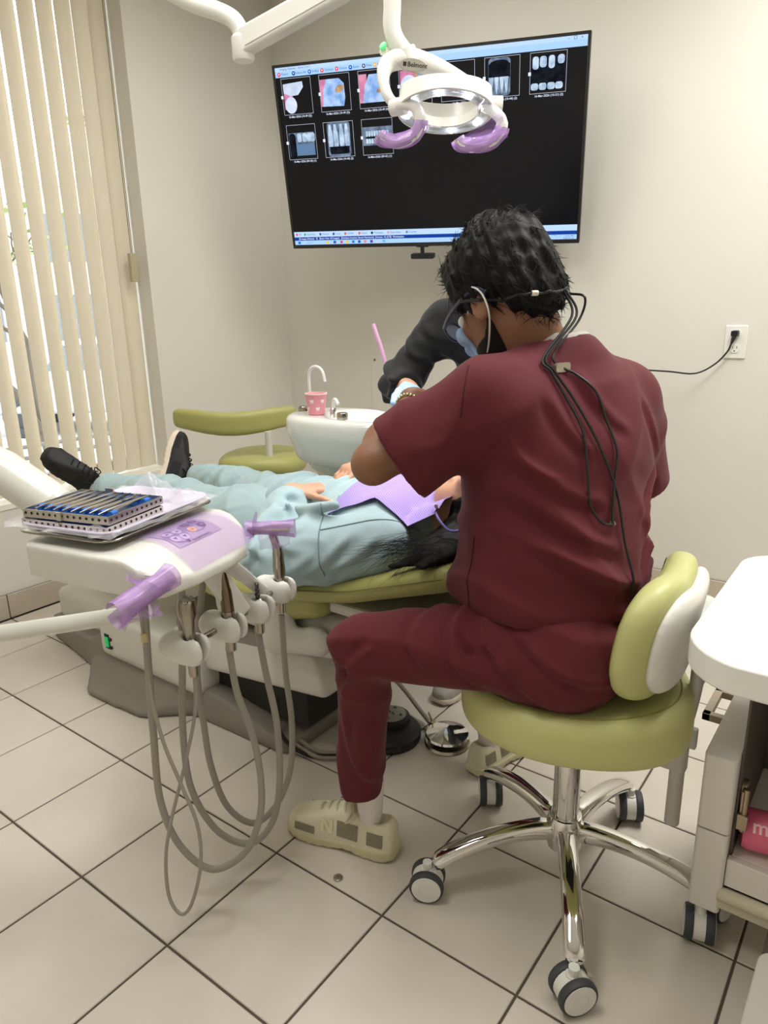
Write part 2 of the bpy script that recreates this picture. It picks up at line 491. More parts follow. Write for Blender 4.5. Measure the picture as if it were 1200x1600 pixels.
# vertical blind
m_slat = mat('cream_blind_fabric', (230, 222, 206), rough=0.8, noise=0.02, nscale=40, bump=0.05, bscale=400)
_nt = m_slat.node_tree; _p = _nt.nodes['Principled BSDF']
_tr = _nt.nodes.new('ShaderNodeBsdfTranslucent'); _tr.inputs[0].default_value = (*lin((232, 222, 202)), 1)
_mx = _nt.nodes.new('ShaderNodeMixShader'); _mx.inputs[0].default_value = 0.30
_nt.links.new(_p.outputs[0], _mx.inputs[1]); _nt.links.new(_tr.outputs[0], _mx.inputs[2])
_nt.links.new(_mx.outputs[0], _nt.nodes['Material Output'].inputs[0])
bx = -0.722
vb = thing('vertical_blind', (bx, .864, WZ1 - .06), 'cream vertical blind half open across the window', 'blind')
b = MB(); b.box((bx - .022, WY0 + .01, WZ1 - .055), (bx + .022, WY1 - .01, WZ1 - .012)); b.build('headrail', m_white, vb, smooth=0, bevel=.003)
slat_y = [.813 - .0785 * k for k in range(27)]
for k, y in enumerate(slat_y):
    phi = math.radians([6, 7, 13, 15, 17, 19, 22, 25, 27][k] if k < 9 else 28)
    zb, zt = WZ0 + .012, WZ1 - .06
    def sf(u, v, y=y, phi=phi):
        s = (u - .5) * .089; bow = .007 * (1 - (2 * u - 1) ** 2)
        return (bx + -s * math.sin(phi) + bow * math.cos(phi), y + s * math.cos(phi) + bow * math.sin(phi), zb + v * (zt - zb))
    b = MB(); b.grid(sf, 9, 2, .0006); b.build('slat', m_slat, vb)
m_bead = mat('bead_chain_metal', (105, 95, 80), rough=0.4, metal=0.6)
b = MB()
for y, x in ((.806, bx + .058), (.82, bx + .05)): b.tube([(x, y, 1.44), (x, y, WZ1 - .05)], .0012, 6)
for i in range(250): b.ball((bx + .058, .806, 1.445 + i * .0041), .0019, 6, 4)
b.build('bead_chain', m_bead, vb)
b = MB(); b.box((bx + .045, .793, 1.335), (bx + .068, .826, 1.457)); b.build('chain_weight', mat('chain_weight_plastic', (178, 168, 140), rough=0.5), vb, smooth=0, bevel=.003)

# access cover and electric outlet on the screen wall
b = MB(); b.box((-.046, YW - .004, .42), (.46, YW - .0005, .969))
o = b.build('access_panel', m_wall, wall_back, smooth=0, bevel=.0015)
b = MB(); b.lathe([(.006, 0), (.006, .002), (.004, .0035)], (-.022, YW - .004, .94), (0, -1, 0), 12); b.build('screw', mat('screw_metal', (120, 112, 100), rough=.4, metal=.8), o)
ot = thing('wall_outlet', (1.676, YW, .99), 'white double wall outlet with a black plug in its upper socket', 'outlet')
m_pl = mat('outlet_plastic', (236, 234, 226), rough=0.35)
fr = frame((1.676, YW, 1.049), (1, 0, 0), (0, 0, 1))     # local z points into the room
b = MB(); b.prism(rrect(.078, .124, .004), .0002, .006, fr, .95); b.build('cover_plate', m_pl, ot, bevel=.0015)
for s, z in ((1, .030), (-1, -.024)):
    b = MB(); b.prism(rrect(.034, .03, .0145, 6, 0, z), .006, .0085, fr); oo = b.build('socket', m_pl, ot)
    b = MB()
    if s < 0:
        for dx in (-.007, .007): b.box((dx - .001, z + .001, .0085), (dx + .001, z + .009, .0088), fr)
        b.prism(rrect(.005, .005, .0024, 4, 0, z - .008), .0085, .0088, fr)
        b.build('slot', mat('socket_slot', (40, 38, 35), rough=.8), oo, smooth=0)
m_blk = mat('black_plastic', (28, 28, 30), rough=0.45)
pc = thing('power_cord', (1.665, YW - .01, 1.08), 'black power cord plugged into the wall outlet, running left', 'cord')
b = MB(); b.prism(rrect(.026, .022, .005, 4, -.002, .032), .009, .032, fr, .9)
b.tube([fr @ Vector(p) for p in ((-.002, .025, .022), (-.005, .008, .030), (-.008, -.004, .030))], [.009, .0065, .004], 10)
b.build('plug', m_blk, pc)
b = MB(); b.tube(spline([fr @ Vector(p) for p in ((-.008, -.002, .030), (-.02, -.035, .03), (-.06, -.082, .03), (-.12, -.115, .06), (-.21, -.105, .12), (-.34, -.095, .22), (-.5, -.11, .3))], 8), .0032, 8)
b.build('cord', m_blk, pc)
# ================================================================== THE BIG SCREEN
TVC = Vector((.5346, 1.364, 1.785))
TVM = Matrix(((0.9552, -0.2824, 0.0883), (0.2946, 0.9353, -0.1958), (-0.0273, 0.213, 0.9767)))
# local frame: x right, y up, z toward the viewer (out of the glass)
TF = frame(TVC, np.array([r[0] for r in TVM]), np.array([r[2] for r in TVM]))
tv = thing('wall_television', (.62, 1.72, 1.6), 'large flat screen showing dental images, tilted out from the wall', 'television')
m_bez = mat('television_bezel', (38, 36, 34), rough=0.35)
m_scr = mat('television_glass', (10, 10, 12), rough=0.2, spec=0.25, emit=(30, 30, 34), estr=0.25)
b = MB(); w, h = 1.239, .697
b.prism([(-w/2, -h/2), (w/2, -h/2), (w/2, h/2), (-w/2, h/2)], -.030, -.001, TF)
b.build('housing', m_bez, tv, smooth=0, bevel=.003)
b = MB(); b.prism(rrect(.75, .42, .03), -.058, -.030, TF); b.build('rear_cover', m_bez, tv)
b = MB()
for (x0, y0, x1, y1) in ((-w/2, h/2 - .010, w/2, h/2), (-w/2, -h/2, w/2, -h/2 + .014), (-w/2, -h/2 + .014, -w/2 + .010, h/2 - .010), (w/2 - .010, -h/2 + .014, w/2, h/2 - .010)):
    b.box((x0, y0, -.001), (x1, y1, .004), TF)
b.build('bezel', m_bez, tv, smooth=0)
b = MB(); b.box((-w/2 + .010, -h/2 + .014, -.001), (w/2 - .010, h/2 - .010, .0005), TF)
scr = b.build('screen', m_scr, tv, smooth=0)
# wall arm
m_arm = mat('mount_steel_black', (30, 30, 32), rough=0.5, metal=0.3)
b = MB(); bk = TF @ Vector((.08, 0, -.058)); wl = Vector((.75, YW - .012, 1.72))
b.box((wl.x - .11, YW - .012, wl.z - .14), (wl.x + .11, YW - .0005, wl.z + .14))
el = Vector((.95, 1.60, 1.75))
b.tube([wl, el], .022, 8); b.tube([el, bk], .022, 8); b.cyl(el - Vector((0, 0, .04)), el + Vector((0, 0, .04)), .028)
b.prism(rrect(.3, .26, .01, 3, .08, 0), -.066, -.058, TF)
b.build('wall_arm', m_arm, tv)

def q(name, x0, y0, x1, y1, m, z=.0008, parent=scr):
    b = MB(); b.add([TF @ Vector(p) for p in ((x0, y0, z), (x1, y0, z), (x1, y1, z), (x0, y1, z))], [(0, 1, 2, 3)])
    return b.build(name, m, parent, smooth=0)
def poly(name, pts, m, z=.0010, parent=scr):
    b = MB(); b.add([TF @ Vector((p[0], p[1], z)) for p in pts], [tuple(range(len(pts)))]); return b.build(name, m, parent, smooth=0)
def txt(s, x, y, size, m, align='LEFT', z=.0012, xs=1.0, bold=0.0):
    return text_part('screen_text', s, TF @ Matrix.Translation((x, y, z)), size, m, scr, align, 0, bold, xs)
def disc(x, y, rx, ry, n=20, rot=0): return [(x + rx * math.cos(2*math.pi*k/n) * math.cos(rot) - ry * math.sin(2*math.pi*k/n) * math.sin(rot), y + rx * math.cos(2*math.pi*k/n) * math.sin(rot) + ry * math.sin(2*math.pi*k/n) * math.cos(rot)) for k in range(n)]
E_ = lambda n, c, s=1.0: emat('screen_' + n, c, s)
bar = E_('bar_blue', (168, 206, 255)); bar2 = E_('bar_pale', (186, 214, 255)); navy = E_('navy', (24, 62, 150)); ink = E_('ink', (50, 60, 100)); wht = E_('white', (225, 235, 255)); gry = E_('line', (120, 140, 190))
blackm = E_('black', (12, 12, 16))
q('title_bar', -.609, .325, .609, .338, bar2); q('tool_bar', -.609, .304, .609, .325, bar)
txt('Imaging Gateway - Series 2 of 2', -.588, .3315, .0105, ink)
for x, s in ((.545, '–'), (.567, '□'), (.59, '×')): txt(s, x, .331, .014, ink, 'CENTER')
items = [(-.593, 'Patient', (226, 70, 90)), (-.528, 'Select All', (30, 70, 130)), (-.458, 'X-Ray', (40, 120, 200)), (-.404, 'Camera', (230, 90, 80)), (-.341, 'Online', (235, 80, 100)),
         (-.283, 'Exam', (20, 90, 200)), (-.228, 'Print', (90, 90, 110)), (-.182, 'Measure', (240, 180, 60)), (-.118, 'View', (70, 140, 220)), (-.045, 'Tools', (60, 150, 180)), (.026, 'Refresh', (20, 160, 210))]
for i, (x, s, c) in enumerate(items):
    poly('toolbar_icon', disc(x, .3145, .0075, .0075), E_('icon%d' % i, c)); poly('icon_mark', disc(x, .315, .0028, .0028), wht, .0013)
    txt(s, x + .011, .3145, .0115, ink)
# thumbnails
def thumb(cx, cy, cap, sel=True):
    x0, x1, y0, y1 = cx - .065, cx + .065, cy - .064, cy + .064; b = MB(); e = .0009
    for (a, c, d, f) in ((x0, y1 - e, x1, y1), (x0, y0, x1, y0 + e), (x0, y0, x0 + e, y1), (x1 - e, y0, x1, y1)):
        b.add([TF @ Vector(p) for p in ((a, c, .001), (d, c, .001), (d, f, .001), (a, f, .001))], [(0, 1, 2, 3)])
    b.build('thumbnail_border', wht, scr, smooth=0)
    if sel: q('checkbox', x0 - .006, cy - .006, x0 + .004, cy + .005, wht, .0014)
    txt(cap, cx + .005, y0 - .008, .0105, wht, 'CENTER', bold=.0001)
def photo_mat(name, base, c2, scale):
    m = bpy.data.materials.new(name); m.use_nodes = True; nt = m.node_tree; nt.nodes.clear()
    tc = nt.nodes.new('ShaderNodeTexCoord'); n = nt.nodes.new('ShaderNodeTexNoise'); n.inputs['Scale'].default_value = scale; n.inputs['Detail'].default_value = 5
    r = nt.nodes.new('ShaderNodeValToRGB'); r.color_ramp.elements[0].position = .35; r.color_ramp.elements[1].position = .65
    r.color_ramp.elements[0].color = (*lin(base), 1); r.color_ramp.elements[1].color = (*lin(c2), 1)
    e = nt.nodes.new('ShaderNodeEmission'); o = nt.nodes.new('ShaderNodeOutputMaterial'); e.inputs[1].default_value = .95
    nt.links.new(tc.outputs['Object'], n.inputs['Vector']); nt.links.new(n.outputs['Fac'], r.inputs[0]); nt.links.new(r.outputs[0], e.inputs[0]); nt.links.new(e.outputs[0], o.inputs[0])
    return m
ph_blue = photo_mat('photo_enamel', (120, 165, 225), (190, 215, 250), 30); ph_white = photo_mat('photo_white_enamel', (190, 205, 230), (225, 235, 250), 25)
ph_pink = photo_mat('photo_gum', (200, 110, 150), (225, 150, 180), 30); ph_brown = photo_mat('photo_caries', (150, 110, 80), (200, 165, 120), 60)
xr_lo = photo_mat('xray_dark', (14, 16, 22), (30, 34, 42), 40); xr_mid = photo_mat('xray_mid', (80, 95, 115), (130, 148, 170), 45); xr_hi = photo_mat('xray_bright', (150, 175, 205), (205, 225, 245), 40)
X0, DX = -.523, .1665
cx = [X0 + DX * k for k in range(7)]; r1, r2 = .235, .070
caps1 = ['16-Mar-2026 (10-49 (2))', '16-Mar-2026 (10-49 (3))', '16-Mar-2026 (10-49 (4))', '16-Mar-2026 (10-50)', '16-Mar-2026', '16-Mar-2026 (10-44) (2)', '16-Mar-2026 (10-31) (2)']
for k in range(7): thumb(cx[k], r1, caps1[k])
for k, c in enumerate(['16-Mar-2026 (09-30) (1)', '16-Mar-2026 (10-40) (2)', '16-Mar-2026 (09-41) (1)']): thumb(cx[k], r2, c)
# colour pictures
x = cx[0]; q('gum', x - .058, r1 - .045, x - .02, r1 + .035, ph_pink)
poly('crown', [(x - .058, r1 + .045), (x + .028, r1 + .05), (x + .03, r1 + .03), (x + .005, r1 + .004), (x - .03, r1 + .002), (x - .058, r1 + .014)], ph_white, .0011); poly('crown', disc(x - .03, r1 - .03, .026, .030), ph_white, .0012)
x = cx[1]; q('gum', x - .063, r1 - .045, x - .02, r1 + .048, ph_pink); poly('crown', [(x - .055, r1 - .045), (x + .035, r1 - .048), (x + .042, r1 - .02), (x + .04, r1 + .03), (x + .02, r1 + .048), (x - .035, r1 + .048), (x - .05, r1 + .01)], ph_blue, .0011)
poly('caries', disc(x + .02, r1 + .012, .02, .012, 12, .4), ph_brown, .0012)
x = cx[2]; q('gum', x - .063, r1 - .045, x - .03, r1 + .052, ph_pink); poly('crown', [(x - .05, r1 - .045), (x + .062, r1 - .045), (x + .062, r1 + .05), (x - .02, r1 + .05), (x - .04, r1 + .01)], ph_blue, .0011); poly('caries', disc(x + .02, r1 - .006, .012, .008, 12, .4), ph_brown, .0012)
x = cx[3]; q('gum', x - .06, r1 - .045, x + .0, r1 + .05, ph_pink); poly('crown', disc(x - .025, r1 - .005, .035, .04), ph_white, .0011); poly('crown', disc(x + .035, r1 + .01, .027, .042), ph_blue, .0011); poly('caries', disc(x + .005, r1 + .02, .008, .025), ph_brown, .0012)
x = cx[4]; txt('2026\nseries', x + .012, r1 - .01, .012, wht); q('document_icon', x + .045, r1 - .02, x + .062, r1 - .002, xr_hi)
# x-ray pictures
x = cx[5]; poly('film', [(p[0] + x - .01, p[1] + r1) for p in rrect(.082, .122, .015)], xr_mid); q('dark_band', x - .05, r1 - .002, x + .030, r1 + .042, xr_lo, .0012); poly('dark_band', disc(x - .01, r1 + .042, .035, .012), xr_lo, .0012)
for dx in (-.03, -.01, .01, .026): poly('root', [(x - .01 + dx - .009, r1 + .0), (x - .01 + dx + .008, r1), (x - .01 + dx + .004, r1 - .04), (x - .01 + dx, r1 - .055), (x - .01 + dx - .004, r1 - .04)], xr_hi, .0013)
x = cx[6]; poly('film', [(p[0] + x, p[1] + r1) for p in rrect(.12, .108, .018)], xr_lo)
for dx, w_, hh in ((-.045, .022, .04), (-.018, .024, .035), (.012, .022, .04), (.045, .024, .028)): poly('upper_crown', [(p[0] + x + dx, p[1] + r1 + .052 - hh / 2) for p in rrect(w_, hh, .009)], xr_hi, .0012)
for dx in (-.047, -.018, .012, .04): poly('lower_crown', [(p[0] + x + dx, p[1] + r1 - .042) for p in rrect(.027, .022, .008)], xr_hi, .0012)
x = cx[0]; q('film', x - .058, r2 - .05, x + .056, r2 + .035, xr_mid); poly('implant_shadow', [(p[0] + x - .042, p[1] + r2 - .012) for p in rrect(.03, .09, .013)], xr_lo, .0014); q('film_base', x - .03, r2 - .05, x + .056, r2 - .008, E_('film_blue', (95, 125, 160)), .0012)
for dx in (-.01, .014, .034, .05): poly('upper_crown', [(p[0] + x + dx, p[1] + r2 + .016) for p in rrect(.02, .032, .008)], xr_hi, .0013)
x = cx[1]; poly('film', [(p[0] + x, p[1] + r2) for p in rrect(.10, .125, .012)], xr_mid); poly('dark_band', [(p[0] + x, p[1] + r2 - .036) for p in rrect(.085, .034, .008)], xr_lo, .0012)
for dx in (-.036, -.013, .013, .036): poly('root', [(x + dx - .010, r2 - .025), (x + dx + .010, r2 - .025), (x + dx + .010, r2 + .015), (x + dx + .003, r2 + .055), (x + dx - .006, r2 + .055), (x + dx - .010, r2 + .015)], xr_hi, .0013)
x = cx[2]; q('panorama', x - .062, r2 - .03, x + .062, r2 + .036, xr_mid); poly('jaw_shadow', disc(x, r2 - .002, .05, .012), xr_lo, .0012)
for k in range(9):
    poly('tooth', [(p[0] + x - .044 + k * .011, p[1] + r2 + .012) for p in rrect(.009, .02, .003)], xr_hi, .0013); poly('tooth', [(p[0] + x - .044 + k * .011, p[1] + r2 - .014) for p in rrect(.009, .018, .003)], xr_hi, .0013)
# lower bars
q('button_bar', -.609, -.302, .609, -.280, bar2); q('status_bar', -.609, -.316, .609, -.302, navy); q('task_bar', -.609, -.3335, .609, -.316, bar)
for x, s, c in ((-.596, 'All', (220, 90, 120)), (-.557, 'Day/Date', (70, 170, 120)), (-.483, 'Visitors', (90, 80, 170)), (-.42, 'Color', (60, 70, 120)), (-.365, 'S.E.B.R', (210, 90, 60)), (-.3, 'Admin', (230, 100, 60)), (-.242, 'Templates', (40, 50, 110)), (-.169, 'Exam dates', (220, 150, 150)), (-.086, 'Custom', (120, 130, 160))):
    poly('bar_icon', disc(x, -.291, .0055, .0055, 12), E_('b' + s, c)); txt(s, x + .009, -.291, .0105, ink)
txt('[0 images (Patient)   0]   [Exam View: All Images]   [Database location: Server Panoramic]  [Version: 10_8.78]  Workstation', -.588, -.309, .0105, wht, xs=.93, bold=.0001)
for i, (x, c) in enumerate(((-.588, (20, 110, 220)), (-.453, (235, 190, 70)), (-.418, (40, 90, 160)), (-.386, (210, 80, 120)), (-.359, (240, 190, 60)), (-.331, (30, 130, 200)), (-.303, (30, 90, 170)), (-.276, (220, 130, 150)), (-.247, (90, 60, 160)), (-.218, (190, 200, 230)), (-.19, (100, 180, 240)))):
    q('taskbar_icon', x - .006, -.3305, x + .006, -.3195, E_('t%d' % i, c), .0011)
txt('Search', -.552, -.325, .011, gry); txt('12:51 AM', .598, -.3215, .0085, ink, 'RIGHT'); txt('2026-03-16', .598, -.330, .0085, ink, 'RIGHT')

# sensor bar hanging under the screen
sb = thing('sensor_bar', tuple(TF @ Vector((.02, -.36, 0))), 'small black camera bar under the big screen', 'camera bar')
b = MB(); b.prism(rrect(.10, .021, .006, 4, -.02, -.388), -.014, .012, TF); b.build('bar', m_blk, sb)
b = MB(); b.box((-.028, -.378, -.006), (-.014, -.349, .006), TF); b.box((-.045, -.352, -.008), (.005, -.349, .008), TF); b.build('bracket', m_blk, sb, smooth=0)
# ================================================================== DENTIST'S STOOL
m_green = mat('green_vinyl', (198, 198, 134), rough=0.42, bump=0.03, bscale=350, noise=0.015)
m_seam = mat('green_seam_thread', (150, 148, 82), rough=0.7)
m_chrome = mat('chrome', (228, 226, 224), rough=0.06, metal=1.0)
m_shell = mat('pale_plastic_shell', (232, 230, 224), rough=0.35, bump=0.03, bscale=500)
m_greyp = mat('light_grey_plastic', (205, 202, 194), rough=0.4)
m_tyre = mat('caster_tyre', (62, 64, 68), rough=0.55)
m_cap = mat('caster_white', (226, 224, 218), rough=0.4)

from mathutils.bvhtree import BVHTree as _BV
def seam_on(ob, rays, r, m, name='seam'):
    """thin piping laid on a surface: each ray (start, direction) is dropped on it"""
    bpy.context.view_layer.update(); bv = _BV.FromObject(ob, bpy.context.evaluated_depsgraph_get()); og = worigin(ob); pts = []
    for (o, d) in rays:
        h = bv.ray_cast(Vector(o) - og, Vector(d).normalized())
        if h[0] is not None: pts.append(np.array(h[0] + og) - unit(d) * r * .4)
    b = MB(); b.tube(pts, r, 6, cap=False); return b.build(name, m, ob)
def caster_parts(parent, p, ax, top, r=.031, tag_name='caster'):
    """twin-wheel caster touching the floor at p; ax is the axle direction, top the height its stem reaches"""
    ax = unit(ax); c = V(p[0], p[1], r); b = MB(); tr = np.array([-ax[1], ax[0], 0])
    b.lathe([(r * .9, -.011), (r * .9, .011)], c, ax, 24)
    b.tube([c + V(0, 0, r * .3), V(p[0], p[1], r * 1.9)], [.018, .014], 14)
    b.tube([V(p[0], p[1], r * 1.5), V(p[0], p[1], top)], .010, 10)
    cs = b.build(tag_name, m_cap, parent)
    for s in (-1, 1):
        b = MB(); h0, h1 = s * .010, s * .028
        b.lathe([(r * .86, h0), (r * .97, h0 + s * .002), (r, h0 + s * .005), (r, h1 - s * .005), (r * .95, h1 - s * .001), (r * .84, h1 - s * .0005)], c, ax, 30)
        b.cur = 1
        b.lathe([(r * .84, h1 - s * .003), (r * .84, h1 + s * .0005), (r * .42, h1 + s * .0016), (r * .40, h1 + s * .0008), (r * .38, h1 + s * .0018), (.001, h1 + s * .002)], c, ax, 30)
        b.build('wheel', [m_tyre, m_cap], cs)
    return cs

SX, SY = 1.785, .005
st = thing('dentist_stool', (SX, SY, 0), 'green stool with chrome five-star base, the dentist sits on it', 'stool')
# five chrome arms with a shared hub
b = MB()
b.lathe([(.030, .085), (.036, .09), (.040, .115), (.038, .15), (.034, .165), (.030, .167)], (SX, SY, 0), n=32)
b.build('hub', m_chrome, st)
tips = []
for a in (9, 81, 153, 225, 297):
    a = math.radians(a); d = V(math.cos(a), math.sin(a), 0); n = V(-d[1], d[0], 0); o = V(SX, SY, 0)
    ks = [(.012, .128, .023, .030), (.06, .136, .021, .022), (.12, .135, .020, .019), (.18, .125, .020, .0175), (.235, .108, .0205, .017), (.272, .090, .021, .017), (.289, .078, .018, .014)]
    vs = []; nn = 14
    for (r, z, wd, hh) in ks:
        for k in range(nn):
            t = 2 * math.pi * k / nn
            c_, s_ = math.cos(t), math.sin(t)
            vs.append(o + d * r + V(0, 0, z) + n * wd * math.copysign(abs(c_) ** .75, c_) + (V(0, 0, 1) * .94 + d * .25) * hh * math.copysign(abs(s_) ** .75, s_))
    m_ = len(ks); fs = [(i * nn + k, i * nn + (k + 1) % nn, (i + 1) * nn + (k + 1) % nn, (i + 1) * nn + k) for i in range(m_ - 1) for k in range(nn)]
    fs += [tuple(reversed(range(nn))), tuple((m_ - 1) * nn + k for k in range(nn))]
    b = MB(); b.add(vs, fs)
    arm = b.build('base_arm', m_chrome, st, smooth=60)
    mo = arm.modifiers.new('subdivision', 'SUBSURF'); mo.levels = mo.render_levels = 2
for (p, ax) in (((1.572, -.205), (.45, -.9, 0)), ((1.918, -.262), (.75, -.62, 0)), ((1.542, .128), (.85, .55, 0)), ((1.842, .272), (.85, .45, 0)), ((2.075, .092), (.9, -.3, 0))):
    caster_parts(st, p, ax, .084, .0365)
# column
b = MB(); b.lathe([(.0275, .16), (.0275, .38)], (SX, SY, 0), n=32); b.lathe([(.031, .155), (.031, .168)], (SX, SY, 0), n=32); b.build('gas_lift', m_chrome, st)
b = MB(); b.box((SX - .09, SY - .08, .380), (SX + .09, SY + .08, .408)); b.build('seat_plate', mat('dark_steel', (45, 45, 46), rough=.5, metal=.6), st, smooth=0, bevel=.004)
# seat cushion: rounded, narrower at the front, dished
sa = math.radians(205); SF = V(math.cos(sa), math.sin(sa), 0); SW = V(-SF[1], SF[0], 0)
def seat_top(u, w): return .490 + .012 * np.clip(u / .2, -1, 1) ** 2 + .015 * (w / .2) ** 2 + .014 * np.clip(-u / .2, 0, 1)
def f_seat(P):
    q = P - V(SX, SY, 0); u = q @ SF; w = q @ SW; z = q[:, 2]
    a, bb = .222, .200 - .040 * np.clip(u / .22, 0, 1) ** 1.5
    d2 = ((np.abs(u) / a) ** 2.6 + (np.abs(w) / bb) ** 2.6 + 1e-9) ** (1 / 2.6) - 1
    d2 = d2 * .2
    zc = (.402 + seat_top(u, w)) / 2; hh = (seat_top(u, w) - .402) / 2
    return smax(d2, np.abs(z - zc) - hh, .036)
sc = sdf_obj('seat', f_seat, (SX - .26, SY - .26, .33), (SX + .26, SY + .26, .54), .0085, m_green, st, relax=2)
loop = []
for k in range(97):
    t = 2 * math.pi * k / 96; c_, s_ = math.cos(t), math.sin(t)
    u0 = .196 * math.copysign(abs(c_) ** (2 / 2.6), c_); bb = .174 - .040 * max(u0 / .22, 0) ** 1.5
    w0 = bb * math.copysign(abs(s_) ** (2 / 2.6), s_)
    loop.append(V(SX, SY, 0) + SF * u0 + SW * w0 + V(0, 0, float(seat_top(u0, w0)) - .0105))
seam_on(sc, [(p + V(0, 0, .2), (0, 0, -1)) for p in loop], .0016, m_seam)
# backrest pad, rear shell, bracket, post
BC = V(1.945, .020, .640); ba = math.radians(183); BF = V(math.cos(ba), math.sin(ba), 0); BW = V(-BF[1], BF[0], 0)
def bpad(P, off, th, hw, hh):
    q = P - BC; s = q @ BW; n = q @ BF; z = q[:, 2]
    n = n - 1.1 * s * s + .25 * np.clip(z, -.2, .2) * 0.5 - .012 * np.cos(np.clip(s / .1, -1.5, 1.5) * math.pi) * 0
    hz = hh * (1 - .16 * np.exp(-(s / .06) ** 2) * (z > 0))
    d2 = (((np.abs(s) / hw) ** 2.8 + (np.abs(z) / hz) ** 2.8 + 1e-9) ** (1 / 2.8) - 1) * hh
    return smax(d2, np.abs(n - off) - th, .03)
bp = sdf_obj('backrest', lambda P: bpad(P, 0, .030, .165, .124), BC - V(.14, .22, .15), BC + V(.14, .22, .15), .007, m_green, st, relax=2)
sdf_obj('back_shell', lambda P: bpad(P, -.036, .018, .148, .106), BC - V(.14, .22, .15), BC + V(.14, .22, .15), .007, m_shell, st, relax=2)
lp = []
for k in range(65):
    t = 2 * math.pi * k / 64; c_, s_ = math.cos(t), math.sin(t)
    s0 = .150 * math.copysign(abs(c_) ** (2 / 2.8), c_); z0 = .108 * math.copysign(abs(s_) ** (2 / 2.8), s_)
    if z0 > 0: z0 *= 1 - .16 * math.exp(-(s0 / .06) ** 2)
    lp.append(BC + BW * s0 + V(0, 0, z0) + BF * (1.1 * s0 * s0 - .125 * z0 + .020))
seam_on(bp, [(p + BF * .3, -BF) for p in lp], .0014, m_seam)
px_, py_ = 1.985, .075
sdf_obj('back_bracket', lambda P: smin(cap(P, (px_ + .012, py_ + .02, .655), (px_ + .012, py_ - .03, .645), .026, .026), cap(P, (px_, py_, .66), (px_ - .02, py_ - .01, .655), .022), .02), (1.92, -.02, .59), (2.06, .16, .72), .006, m_shell, st)
b = MB(); b.tube(spline([(px_ + .004, py_, .67), (px_ + .012, py_, .60), (px_ + .014, py_, .52), (px_ + .006, py_, .44), (px_ - .004, py_, .385)], 6), .0165, 16, flat=.75); b.build('back_post', m_greyp, st)
b = MB(); b.prism(rrect(.062, .036, .012, 4, px_ - .018, py_), .318, .395); b.box((SX + .05, py_ - .035, .335), (px_ - .04, py_ + .012, .35)); b.box((SX + .05, py_ - .03, .35), (SX + .075, py_ + .01, .395)); b.build('post_clamp', m_greyp, st, bevel=.002)
b = MB(); b.lathe([(.012, 0), (.012, .006), (.009, .008)], (px_ - .03, py_ - .018, .345), (0, -1, 0), 16); b.lathe([(.008, 0), (.008, .012), (.006, .014)], (px_ - .008, py_ - .018, .36), (0, -1, 0), 14); b.build('clamp_screw', m_greyp, st)
b = MB(); b.cyl((px_ - .004, py_, .19), (px_ - .004, py_, .32), .0145); b.build('post_tube', m_greyp, st)
b = MB(); b.box((px_ + .012, py_ - .008, .372), (px_ + .026, py_ + .008, .415)); b.build('release_lever', m_greyp, st, bevel=.003)

# ================================================================== WHITE CART
m_lam = mat('white_laminate', (243, 242, 236), rough=0.28)
m_side = mat('cart_side_laminate', (230, 224, 217), rough=0.35)
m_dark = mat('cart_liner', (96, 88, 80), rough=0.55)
m_hinge = mat('hinge_nickel', (176, 162, 138), rough=0.3, metal=1.0)
ct = thing('instrument_cart', (2.3, .17, 0), 'white cart with rounded worktop and open cabinet, beside the dentist stool', 'cart')
poly_ = rrect(.70, .53, .085, 8, 2.02 + .35, .068)
poly_ = [(p[0], p[1] - .035 * max(0, 1 - ((p[0] - 2.37) / .36) ** 2) * (p[1] < 0)) for p in poly_]
b = MB(); b.prism(poly_, .660, .706); b.build('worktop', [m_lam], ct, bevel=.003)
b = MB(); b.prism(rrect(.056, .36, .008, 4, 2.068, .180), .262, .418); b.build('side_panel', m_side, ct, bevel=.002)
b = MB(); b.prism(rrect(.056, .034, .008, 4, 2.068, .016), .085, .259); b.build('leg_post', m_side, ct, bevel=.002)
b = MB(); b.prism(rrect(.056, .05, .015, 5, 2.068, .335), .085, .259); b.build('leg_post', m_side, ct, bevel=.002)
b = MB(); b.box((2.045, .03, .13), (2.096, .31, .259)); b.build('lower_side', m_side, ct, smooth=0, bevel=.002)
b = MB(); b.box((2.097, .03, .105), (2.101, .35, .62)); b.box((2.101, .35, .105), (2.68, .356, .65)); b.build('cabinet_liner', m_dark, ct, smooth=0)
b = MB(); b.box((2.097, .012, .145), (2.68, .028, .205)); b.build('front_rail', m_side, ct, smooth=0, bevel=.002)
b = MB(); b.box((2.101, .028, .190), (2.68, .35, .205)); b.build('shelf', m_side, ct, smooth=0, bevel=.002)
b = MB(); b.tube([(2.09, .008, .128), (2.69, .008, .128)], .014, 12); b.box((2.09, .0, .100), (2.68, .35, .118)); b.build('bottom_rail', mat('bumper_cream', (205, 196, 172), rough=.5), ct, bevel=.002)
b = MB(); b.box((2.645, .02, .1), (2.68, .35, .65)); b.build('side_panel', m_side, ct, smooth=0, bevel=.003)
b = MB(); b.box((2.085, .335, .415), (2.68, .36, .652)); b.build('rear_panel', m_dark, ct, smooth=0)
